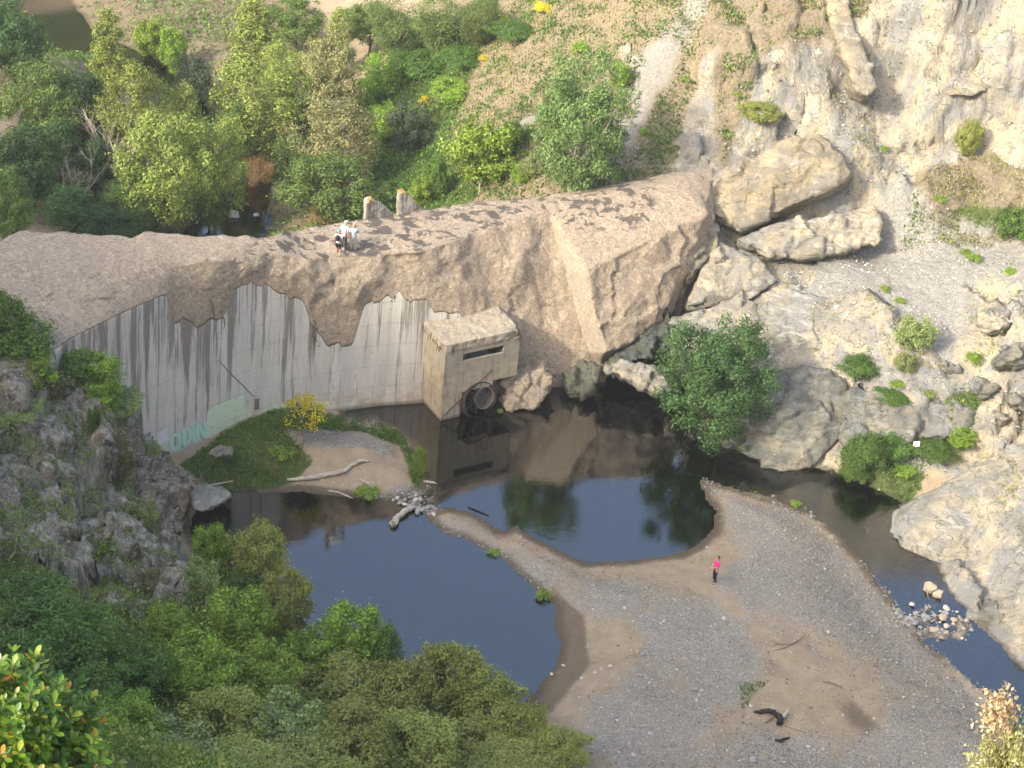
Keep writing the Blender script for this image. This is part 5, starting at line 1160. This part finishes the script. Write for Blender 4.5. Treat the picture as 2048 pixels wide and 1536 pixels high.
chk = NB('pale blue checked cloth'); q_ = chk.coord(); sx_ = chk.xyz(chk.mapv(q_, (22, 22, 22))); l_ = chk.math('MAXIMUM', chk.step(chk.math('FRACT', sx_[0]), .35, .2), chk.step(chk.math('FRACT', sx_[2]), .35, .2)); M_chk = chk.fin(chk.mix(l_, (.62, .74, .78), (.32, .46, .56)), .8)
person(706, 504, crest_z(706, 504), R_(20), 1.74, 'grey haired person in checked pale blue shirt and beige trousers on the dam top', ARM_B, M_chk, plain('beige cloth', (.36, .35, .28), .85, .06), hair=plain('grey hair', (.42, .33, .27), .7), step=.05)
pw = person(687, 500, crest_z(687, 500), R_(150), 1.74, 'person in pale yellow shirt and cap half hidden behind the one with the rucksack', ARM_D, plain('pale yellow cloth', (.74, .76, .58), .8, .05), plain('charcoal cloth', (.05, .055, .06), .85), hair=HAIRD, hat=plain('cream cap', (.70, .68, .50), .8, .05), lean=-.10)
pk = person(676, 512, crest_z(676, 512), R_(165), 1.62, 'person with light blue cap, white shirt and dark shorts walking on the dam top', ARM_D, plain('white cloth', (.72, .74, .80), .8, .05), plain('black cloth', (.012, .014, .025), .85), short=True, hat=plain('light blue cap', (.12, .52, .78), .7, .05), step=.08)
# the rucksack is carried, so it is a thing of its own
bp_ = empty('rucksack', G(676, 498, crest_z(677, 512)+.55), R_(165)); mb = MB()
M_pack = plain('black nylon', (.02, .025, .024), .7)
me = skinned('pack', [(0, .0, 0, .14, .8), (0, .0, .2, .155, .8), (0, -.01, .40, .12, .8)], [(0, 1), (1, 2)], M_pack)
b0 = G(676, 512, crest_z(676, 512)); bp_.location = tuple(b0+np.array([-.035, -.17, .98])); obj('bag', me, M_pack, bp_)
me = skinned('pocket', [(0, .11, .05, .08, .5), (0, .12, .16, .085, .5)], [(0, 1)], M_pack); obj('pocket', me, plain('grey nylon', (.05, .06, .06), .7), bp_)
for sx in (-1, 1): obj('strap', MB().tube([(sx*.08, -.05, .40), (sx*.1, -.16, .46), (sx*.11, -.32, .36), (sx*.11, -.34, .2), (sx*.1, -.1, .04)], .018, 5).mesh('strap'), M_pack, bp_)
tag(bp_, 'black rucksack carried by the person with the light blue cap', 'rucksack')

# ================================================================== DRIFTWOOD, STONES, POSTS
M_drift = plain('bleached driftwood', (.42, .37, .29), .9, .2, 6); M_char = plain('charred driftwood', (.028, .025, .024), .9, .3, 6); M_stick = plain('brown dead branch', (.22, .16, .11), .9, .25, 8)
def wood(name, pts, rad, mat, label, z=None, lift=.06, twig=None):
    def up(q, r):
        p = G(q[0], q[1], .5)
        for k in range(4): p = G(q[0], q[1], max(tz(p[0], p[1]), 0)+r*.6+(q[2] if len(q) > 2 else 0))
        return p
    mb = MB(); P = [up(q, r) for q, r in zip(pts, rad)]; Q = []; RR = []
    for i in range(len(P)-1):
        for k in range(4): Q.append(P[i]+(P[i+1]-P[i])*k/4+rng.normal(size=3)*rad[i]*.22*(k > 0)); RR.append((rad[i]+(rad[i+1]-rad[i])*k/4)*(.9+.2*rng.random()))
    Q.append(P[-1]); RR.append(rad[-1]); me = mb.tube(Q, RR, 8).mesh(name, True); root = empty(name, P[0]); child('stem', me, mat, root)
    for tw in (twig or []):
        T = [up(q, .03) for q in tw]; child('side_branch', MB().tube(T, list(np.linspace(.035, .012, len(T))), 5).mesh('side_branch'), mat, root)
    return tag(root, label, 'driftwood')
wood('driftwood_branch', [(574,959,.05),(612,957,.05),(650,950,.08),(690,941,.08),(708,928,.1),(728,920,.15),(740,922,.1)], [.07,.13,.13,.12,.11,.08,.04], M_drift, 'long bleached branch lying across the island', twig=[[(675,946),(700,952),(712,958)],[(715,936),(730,935),(742,939)]])
wood('driftwood_branch', [(655,981),(675,984),(695,992),(706,997)], [.04,.05,.045,.02], M_drift, 'thin curved branch at the near shore of the island')
wood('driftwood_branch', [(718,958,.1),(735,966,.15),(748,978,.05)], [.03,.05,.02], M_drift, 'small forked branch beside the green tuft on the island', twig=[[(735,966),(745,965),(750,972)],[(728,963),(742,974),(746,985)]])
wood('driftwood_branch', [(846,962),(858,964),(873,968)], [.05,.07,.04], M_drift, 'short branch sticking into the water at the right tip of the island')
wood('driftwood_log', [(829,1013,.1),(812,1021,.1),(796,1032,.05),(785,1044,.05),(781,1048,0)], [.10,.15,.15,.13,.07], M_drift, 'curved bleached log in the shallows between the pools')
wood('driftwood_chunk', [(795,1036,.08),(789,1046,.05),(785,1055,0)], [.10,.20,.05], M_drift, 'flat pointed piece of wood beside the curved log')
wood('driftwood_stick', [(936,1013,.02),(955,1021,.02),(978,1031,.02)], [.03,.04,.02], M_char, 'dark stick in the water off the spit')
wood('driftwood_branch', [(1508,1424,.05),(1530,1421,.1),(1548,1424,.15),(1558,1432,.12),(1562,1444,.1),(1556,1448,.05)], [.05,.10,.12,.13,.14,.08], M_char, 'charred curved driftwood on the sand', twig=[[(1535,1417,.1),(1550,1424,.15),(1566,1430,.1)],[(1518,1428),(1530,1427)]])
wood('driftwood_branch', [(1576,1420,.25),(1570,1430,.18),(1558,1445,.05)], [.09,.09,.07], M_drift, 'pale stick leaning on the charred driftwood', twig=[[(1576,1424,.2),(1577,1432)]])
wood('driftwood_branch', [(1530,1446),(1540,1438,.05),(1546,1434,.1)], [.03,.045,.03], M_stick, 'small brown stick left of the charred driftwood')
wood('driftwood_stick', [(1549,1479),(1560,1482,.02),(1572,1477,.02),(1579,1475)], [.05,.08,.06,.03], M_char, 'short dark stick near the bottom of the sand')
wood('driftwood_stick', [(1570,1452),(1590,1459),(1610,1465)], [.02,.03,.02], M_stick, 'thin brown twig right of the charred driftwood')
wood('driftwood_stick', [(1645,1363),(1662,1366),(1684,1374)], [.03,.05,.03], M_stick, 'brown stick lying on the sand below the big gravel bank')
wood('driftwood_branch', [(1612,1268,.2),(1598,1280,.1),(1582,1289,.05),(1560,1288),(1542,1293)], [.02,.03,.04,.03,.015], M_stick, 'spindly dead branch on the sand in the middle of the bar', twig=[[(1582,1289),(1570,1296),(1545,1302)],[(1560,1288),(1545,1284)]])
wood('driftwood_branch', [(392,968),(402,952,.2),(398,935,.3)], [.05,.04,.02], M_stick, 'upright broken branch above the tan shore slab', twig=[[(385,962),(410,958),(428,950)],[(404,968),(405,945,.2)]])
wood('driftwood_branch', [(410,972,.1),(435,968,.15),(466,962,.1)], [.05,.05,.03], M_drift, 'pale branch lying behind the tan shore slab', twig=[[(430,969),(446,982),(456,990)]])
# stones one can pick out
def stone_mesh(seed):
    q = np.random.default_rng(seed).normal(size=(16, 3)); q /= np.linalg.norm(q, axis=1)[:, None]; q *= np.array([1, .75, .5])
    bm = bmesh.new(); vs = [bm.verts.new(tuple(p)) for p in q]; r = bmesh.ops.convex_hull(bm, input=vs)
    bmesh.ops.delete(bm, geom=[v for v in bm.verts if not v.link_faces], context='VERTS'); bmesh.ops.bevel(bm, geom=list(bm.edges), offset=.06, segments=1, affect='EDGES')
    me = bpy.data.meshes.new('stone'); bm.to_mesh(me); bm.free(); return me
M_sw = plain('white quartz stone', (.50, .475, .41), .8, .1); M_sg = plain('grey river stone', (.30, .305, .30), .85, .15); M_st = plain('ochre river stone', (.42, .35, .25), .85, .15)
SM = {m: [stone_mesh(50+k+10*i) for k in range(4)] for i, m in enumerate(('w', 'g', 't'))}
for k_, mt in (('w', M_sw), ('g', M_sg), ('t', M_st)):
    for me in SM[k_]: me.materials.append(mt)
def stone(px, py, r, kind, label, group, lift=0.):
    c = hit(px, py, .02); o = bpy.data.objects.new('stone', SM[kind][rng.integers(4)]); COL.objects.link(o); o.location = (c[0], c[1], max(c[2], -.05)+r*.25+lift)
    o.scale = (r, r, r); o.rotation_euler = (rng.normal()*.15, rng.normal()*.15, rng.random()*6.3); tag(o, label, 'stone', group)
for px, py, r in [(1220,1332,.16),(1283,1310,.12),(1190,1346,.13),(1202,1338,.08),(1249,1216,.13),(1187,1219,.12),(1127,1332,.15),(1103,1348,.11),(1163,1356,.12),(1448,1238,.17),(1377,1218,.08),(1362,1230,.07),(1322,1246,.08),(1430,1248,.09),(1657,1264,.17),(1500,1273,.09),(1663,1319,.09),(1502,1413,.14),(1393,1400,.10),(1299,1365,.09),(1354,1339,.10),(1379,1325,.06),(1404,1380,.08),(1345,1383,.09),(1262,1300,.08),(1686,1430,.11),(1616,1493,.12),(1646,1498,.12),(1748,1437,.09),(1266,1510,.13),(1299,1466,.09),(1115,1540,.1),(1350,1200,.07),(1414,1095,.1),(1700,1250,.08),(1560,1190,.08)]:
    stone(px, py, r, 'w', 'small white stone lying on the gravel bar', 'white stones scattered over the gravel bar')
for px, py, r, lb in [(1285,1309,.20,'dark grey stone next to a white one at the left of the gravel'),(1338,1321,.17,'grey stone in the middle of the lower gravel'),(1390,1380,.20,'grey stone lying left of the charred driftwood gravel'),(1507,1520,.24,'large grey stone at the bottom edge of the gravel bar'),(1353,1430,.14,'small grey stone low in the centre of the gravel'),(1240,1360,.13,'grey stone nearest to the wet sand')]:
    stone(px, py, r, 'g', lb, 'larger grey stones on the gravel bar')
for px, py in [(802,1003),(808,1000),(814,1004),(820,1008),(812,1010),(824,1011),(796,998),(818,1014),(826,1015),(788,1002),(806,1008),(834,1018),(842,1017),(848,1016),(852,1021),(846,1024),(838,1025),(862,1024),(866,1020),(830,1003),(792,1008),(856,1029)]:
    stone(px+rng.normal()*5, py+rng.normal()*3, .10+.15*rng.random()**2, 'w' if rng.random() < .25 else 'g', 'stone in the shallow gap between the two pools', 'stones in the gap between the pools', .02)
for k in range(40):
    px = 1785+rng.random()*130; py = 1236+(px-1850)*-.08+rng.normal()*12; stone(px, py, .08+.18*rng.random()**2, 'w' if rng.random() < .3 else 'g', 'pale stone in the shallow riffle of the right stream', 'stones in the riffle of the right stream', .03)
for px, py, r, lb in [(1868,1262,.27,'tan stone at the lower end of the riffle'),(1884,1238,.3,'tan stone in the middle of the riffle'),(1858,1180,.5,'largest tan rock standing in the stream above the riffle'),(1876,1192,.4,'second tan rock in the stream touching the largest one'),(1908,1243,.25,'tan stone at the far side of the riffle')]:
    stone(px, py, r, 't', lb, 'tan stones in the riffle of the right stream', .05)
for px, py, r, lb in [(467,433,.5,'largest pale stone in the stream behind the dam'),(513,433,.3,'pale stone right of the largest one in the stream behind the dam'),(555,330,.25,'left pale stone at the stream bend under the dry reeds'),(580,326,.3,'right pale stone at the stream bend'),(430,447,.25,'small pale stone left of the largest one behind the dam')]:
    stone(px, py, r, 'w', lb, 'stones in the stream behind the dam', .05)
stone(1372, 397, .01, 'w', 'x', 'x') if False else None
# loose stones that only read as texture
def pebbles(name, mask, n, box, s0, s1, mat, seed, thr=.5, wet_=.1):
    rg = np.random.default_rng(seed); x = box[0]+(box[1]-box[0])*rg.random(n); y = box[2]+(box[3]-box[2])*rg.random(n)
    i = np.clip(np.searchsorted(GX, x)-1, 0, nx-2); j = np.clip(np.searchsorted(GY, y)-1, 0, ny-2); m = mask.reshape(ny, nx)[j, i]; k = (m > thr) & (wd.reshape(ny, nx)[j, i] < wet_)
    P = np.c_[x, y, HG[j, i]][k]; n = len(P); s = s0+(s1-s0)*rg.random(n)**3; O = np.array([[1, 0, 0], [0, 1, 0], [-1, 0, 0], [0, -1, 0], [0, 0, .7], [0, 0, -.7]])
    a = rg.random(n)*6.28; ca_, sa_ = np.cos(a), np.sin(a); V = O[None]*s[:, None, None]*(.7+.6*rg.random((n, 6, 1))); X = V[..., 0]*ca_[:, None]-V[..., 1]*sa_[:, None]; Y_ = V[..., 0]*sa_[:, None]+V[..., 1]*ca_[:, None]
    V = np.stack([X, Y_, V[..., 2]], -1)+P[:, None]; T = np.array([[0, 1, 4], [1, 2, 4], [2, 3, 4], [3, 0, 4], [1, 0, 5], [2, 1, 5], [3, 2, 5], [0, 3, 5]])
    F = (T[None]+6*np.arange(n)[:, None, None]).reshape(-1, 3); o = obj(name, mesh_np(name, V.reshape(-1, 3), F), mat); recenter(o); tag(o, kind='stuff')
def peb_mat(name, st):
    b = NB(name); r = b.n('NewGeometry').outputs['Random Per Island']; return b.fin(b.ramp(r, st), .9)
M_peb = peb_mat('mixed river gravel', [(0, (.18, .165, .135)), (.5, (.28, .255, .21)), (.85, (.34, .31, .255)), (.97, (.46, .43, .36)), (1, (.6, .57, .5))])
bar = (XY[:, 1] < 92)*1.
pebbles('gravel', gravel*bar, 70000, (-14, 30, 62, 92), .02, .085, M_peb, 1, .35)
pebbles('gravel', (1-wet)*(1-gravel)*(1-veg)*(1-rk)*bar*(XY[:, 0] > -2), 9000, (-2, 30, 62, 92), .03, .10, M_peb, 2, .6)
pebbles('gravel', shoal, 9000, (-8, 26, 74, 86), .05, .20, M_peb, 4, .5, 99)
M_scr = peb_mat('pale rubble', [(0, (.16, .15, .13)), (.5, (.30, .285, .24)), (1, (.46, .44, .38))])
pebbles('rubble', mx(pathm, mx(rock_r*.6, dry))*(XY[:, 0] > 5), 16000, (5, 34, 84, 125), .03, .14, M_scr, 3, .4)
# white sign on a post among the brambles
def plainbox(c, h, R=None): return MB().box(c, h, R)
def sgn(px, py, hgt, w_, hh, mat, label, name, tilt=0., z=None):
    c = hit(px, py, .05); root = empty(name, c); root.rotation_euler = (0, tilt, 0); m = bpy.data.objects
    me = MB().tube([(0, 0, -.3), (0, 0, hgt)], [.05, .04], 6).mesh('post'); obj('post', me, M_drift, root)
    mb = MB().box((0, -.06, hgt+hh*.2), (w_/2, .02, hh/2)); bm = bmesh.new(); bm.from_mesh(mb.mesh('x')); bmesh.ops.bevel(bm, geom=list(bm.edges), offset=.015, segments=1, affect='EDGES'); me = bpy.data.meshes.new('panel'); bm.to_mesh(me); bm.free()
    obj('panel', me, mat, root); return tag(root, label, 'sign')
sgn(1831, 916, .95, .36, .34, plain('white painted board', (.75, .75, .73), .6, .03), 'small white sign on a thin post among the brambles', 'sign_post', -.12)
sgn(958, 390, .95, .30, .26, plain('weathered wooden board', (.30, .24, .17), .9), 'small weathered wooden sign on a post behind the dam', 'sign_post')
# pale low wall and upright slab on the far slope
mb = MB(); a = hit(1022, 264, .3); e = hit(1096, 222, .3); n_ = 8; prev = None
for k in range(n_+1):
    p = a+(e-a)*k/n_; p[2] = tz(p[0], p[1])
    if prev is not None: mb.hexa([prev+[0, -.02, -.4], p+[0, -.02, -.4], p+[.25, .3, -.4], prev+[.25, .3, -.4]], [prev+[0, 0, .62], p+[0, 0, .62], p+[.25, .3, .62], prev+[.25, .3, .62]])
    prev = p
o = obj('low_wall', mb.mesh('low_wall'), plain('pale mortar', (.42, .40, .36), .9, .12, 2)); recenter(o); tag(o, 'pale low retaining wall running down to the foot of the lone tree', 'wall')
s = [hit(x, y, .3)+np.array([0, 0, z_]) for x, y, z_ in ((1240,92,.3),(1262,84,.4),(1272,130,.2),(1252,138,.2),(1240,110,.5))]
rock('pale_slab', [s+dn(s, .8, -1.)], M_rock, 'pale upright slab beside the light track on the far slope', vox=.1, amp=.1, fr=1., seed=60)
s = DP([(1650,-20,116.),(1690,-10,115.8),(1712,60,113.6),(1738,120,111.8),(1756,172,110.4),(1738,192,109.7),(1715,180,110.),(1690,120,112.),(1662,60,114.)])
rock('cliff_buttress', [s+dn(s, 3, -2)], M_rtan, 'ochre rock buttress with a dark cleft beside it high on the cliff', vox=.18, amp=.16, fr=.45, seed=61)
s = DP([(1880,150,114.),(1940,140,114.),(1985,175,112.6),(1945,192,112.),(1900,191,112.1),(1870,178,112.8)])
rock('cliff_overhang', [s+dn(s, 3, -1)], M_rtan, 'small ochre overhang with a dark line under it on the cliff', vox=.14, amp=.1, fr=.5, seed=62)
# ================================================================== PLANTS CLOSE TO THE VIEWER
def near_leaf_mat():
    b = NB('glossy young leaves'); t = b.t; r = b.n('NewGeometry').outputs['Random Per Island']; c = b.ramp(r, [(0, (.03, .085, .01)), (.45, (.07, .16, .015)), (.8, (.18, .27, .025)), (.96, (.34, .36, .05)), (1, (.36, .15, .03))])
    b.put(b.b.inputs['Base Color'], c); b.b.inputs['Roughness'].default_value = .35; tr = b.n('BsdfTranslucent'); b.put(tr.inputs[0], b.mix(1., c, (1.2, 1.25, .5), 'MULTIPLY')); m = b.n('MixShader'); m.inputs[0].default_value = .4
    t.links.new(b.b.outputs[0], m.inputs[1]); t.links.new(tr.outputs[0], m.inputs[2]); t.links.new(m.outputs[0], b.out.inputs['Surface']); return b.m
def rosettes(centres, dirs, L, n, rg):
    V = []; F = []
    for c, d in zip(centres, dirs):
        d = d/np.linalg.norm(d); a0 = np.cross(d, [.3, .2, .9]); a0 /= np.linalg.norm(a0); b0_ = np.cross(d, a0)
        for k in range(n):
            g = k*2.4+rg.normal()*.2; o = math.cos(g)*a0+math.sin(g)*b0_; el = .25+.9*k/n; ax_ = o*math.cos(el)+d*math.sin(el); w_ = np.cross(ax_, d); w_ /= np.linalg.norm(w_)+1e-9; nn = np.cross(w_, ax_); l = L*(.65+.5*rg.random()); st = c-d*.012*(n-k)*.5
            pr_ = [(.08, .02), (.4, .15), (.7, .21), (.9, .13)]; base = len(V); V.append(st+ax_*l*.0)
            for t_, ww in pr_:
                cu = -nn*l*.18*t_*t_; V += [st+ax_*l*t_+w_*l*ww+cu+nn*l*.04, st+ax_*l*t_+cu, st+ax_*l*t_-w_*l*ww+cu+nn*l*.04]
            V.append(st+ax_*l-nn*l*.18)
            F += [(base, base+1, base+2, base+2), (base, base+2, base+3, base+3)]
            for q in range(3):
                i = base+1+3*q; F += [(i, i+3, i+4, i+1), (i+1, i+4, i+5, i+2)]
            i = base+10; F += [(i, base+13, i+1, i+1), (i+1, base+13, i+2, i+2)]
    me = bpy.data.meshes.new('foliage'); me.from_pydata([tuple(v) for v in V], [], [tuple(dict.fromkeys(f)) for f in F]); me.update()
    for p in me.polygons: p.use_smooth = True
    return me
rg = np.random.default_rng(9); C = D(5, 1570, 6.9); n_ = 620; d = rg.normal(size=(n_, 3)); d /= np.linalg.norm(d, axis=1)[:, None]; d[:, 2] = np.abs(d[:, 2])*1.2-.25
rr = .45+.55*rg.random(n_)**.5; cen = C+d*rr[:, None]*np.array([.60, .6, .80])*(1+.18*fbm(d, 2., 2))[:, None]
root = empty('leafy_shrub', (C[0], C[1], tz(C[0], C[1]))); child('foliage', rosettes(cen, d*.7+np.array([0, -.1, .7]), .062, 12, rg), near_leaf_mat(), root)
mb = MB()
for k in range(0, n_, 4): mb.tube([[C[0]+rg.normal()*.1, C[1]+rg.normal()*.1, tz(C[0], C[1])-.1], (C+cen[k])/2-[0, 0, .25], cen[k]], [.02, .012, .004], 5)
child('stems', mb.mesh('stems'), WOOD, root); tag(root, 'sunlit glossy bright green leaves close to the camera in the lower left corner', 'shrub')
C = D(2020, 1590, 6.2); root = empty('heath_shrub', (C[0], C[1], tz(C[0], C[1]))); n_ = 95; d = rg.normal(size=(n_, 3)); d /= np.linalg.norm(d, axis=1)[:, None]; d[:, 2] = np.abs(d[:, 2])
tips = C+d*np.array([.30, .30, .44])*(.55+.45*rg.random(n_))[:, None]*(1+.2*fbm(d, 2, 2))[:, None]; P = []; mb = MB()
for k in range(n_):
    s_ = C+(tips[k]-C)*.25; dd = tips[k]-s_; m = 90; t_ = rg.random(m)**.7; P.append(s_+dd*t_[:, None]+rg.normal(size=(m, 3))*.018)
    mb.tube([[C[0]+rg.normal()*.04, C[1]+rg.normal()*.04, tz(C[0], C[1])-.1], s_-[0, 0, .1], tips[k]], [.010, .006, .002], 4)
P = np.concatenate(P); V, F = leaf_quads(P, .021, np.tile([0, 0, 1.2], (len(P), 1)), rg, .38); child('foliage', mesh_np('foliage', V, F), leaf_mat('pale yellow green heath leaves', (.42, .42, .17), .3, .3), root)
C2 = D(1995, 1425, 6.25); P = C2+rg.normal(size=(900, 3))*np.array([.03, .03, .045]); V, F = leaf_quads(P, .022, np.tile([0, 0, .8], (len(P), 1)), rg, .6); tag(child('dried_flowers', mesh_np('dried_flowers', V, F), leaf_mat('dried pinkish flowers', (.55, .42, .25), .25, .3), root), kind='stuff')
for k in range(5): mb.tube([C, C2-[0, 0, .12], C2+rg.normal(size=3)*.02], [.006, .004, .002], 4)
child('stems', mb.mesh('stems'), WOOD, root); tag(root, 'pale yellow heath bush with dried pinkish tips in the lower right corner', 'shrub')
# ================================================================== AIR
me = MB().box((0, 80, 45), (260, 300, 62)).mesh('haze'); hz = bpy.data.materials.new('thin haze'); hz.use_nodes = True; t = hz.node_tree
for n_ in list(t.nodes):
    if n_.type == 'BSDF_PRINCIPLED': t.nodes.remove(n_)
pv = t.nodes.new('ShaderNodeVolumePrincipled'); pv.inputs['Color'].default_value = (.9, .93, .9, 1); pv.inputs['Density'].default_value = .0003; pv.inputs['Anisotropy'].default_value = .2
t.links.new(pv.outputs[0], [n_ for n_ in t.nodes if n_.type == 'OUTPUT_MATERIAL'][0].inputs['Volume'])
tag(obj('haze', me, hz), kind='stuff')
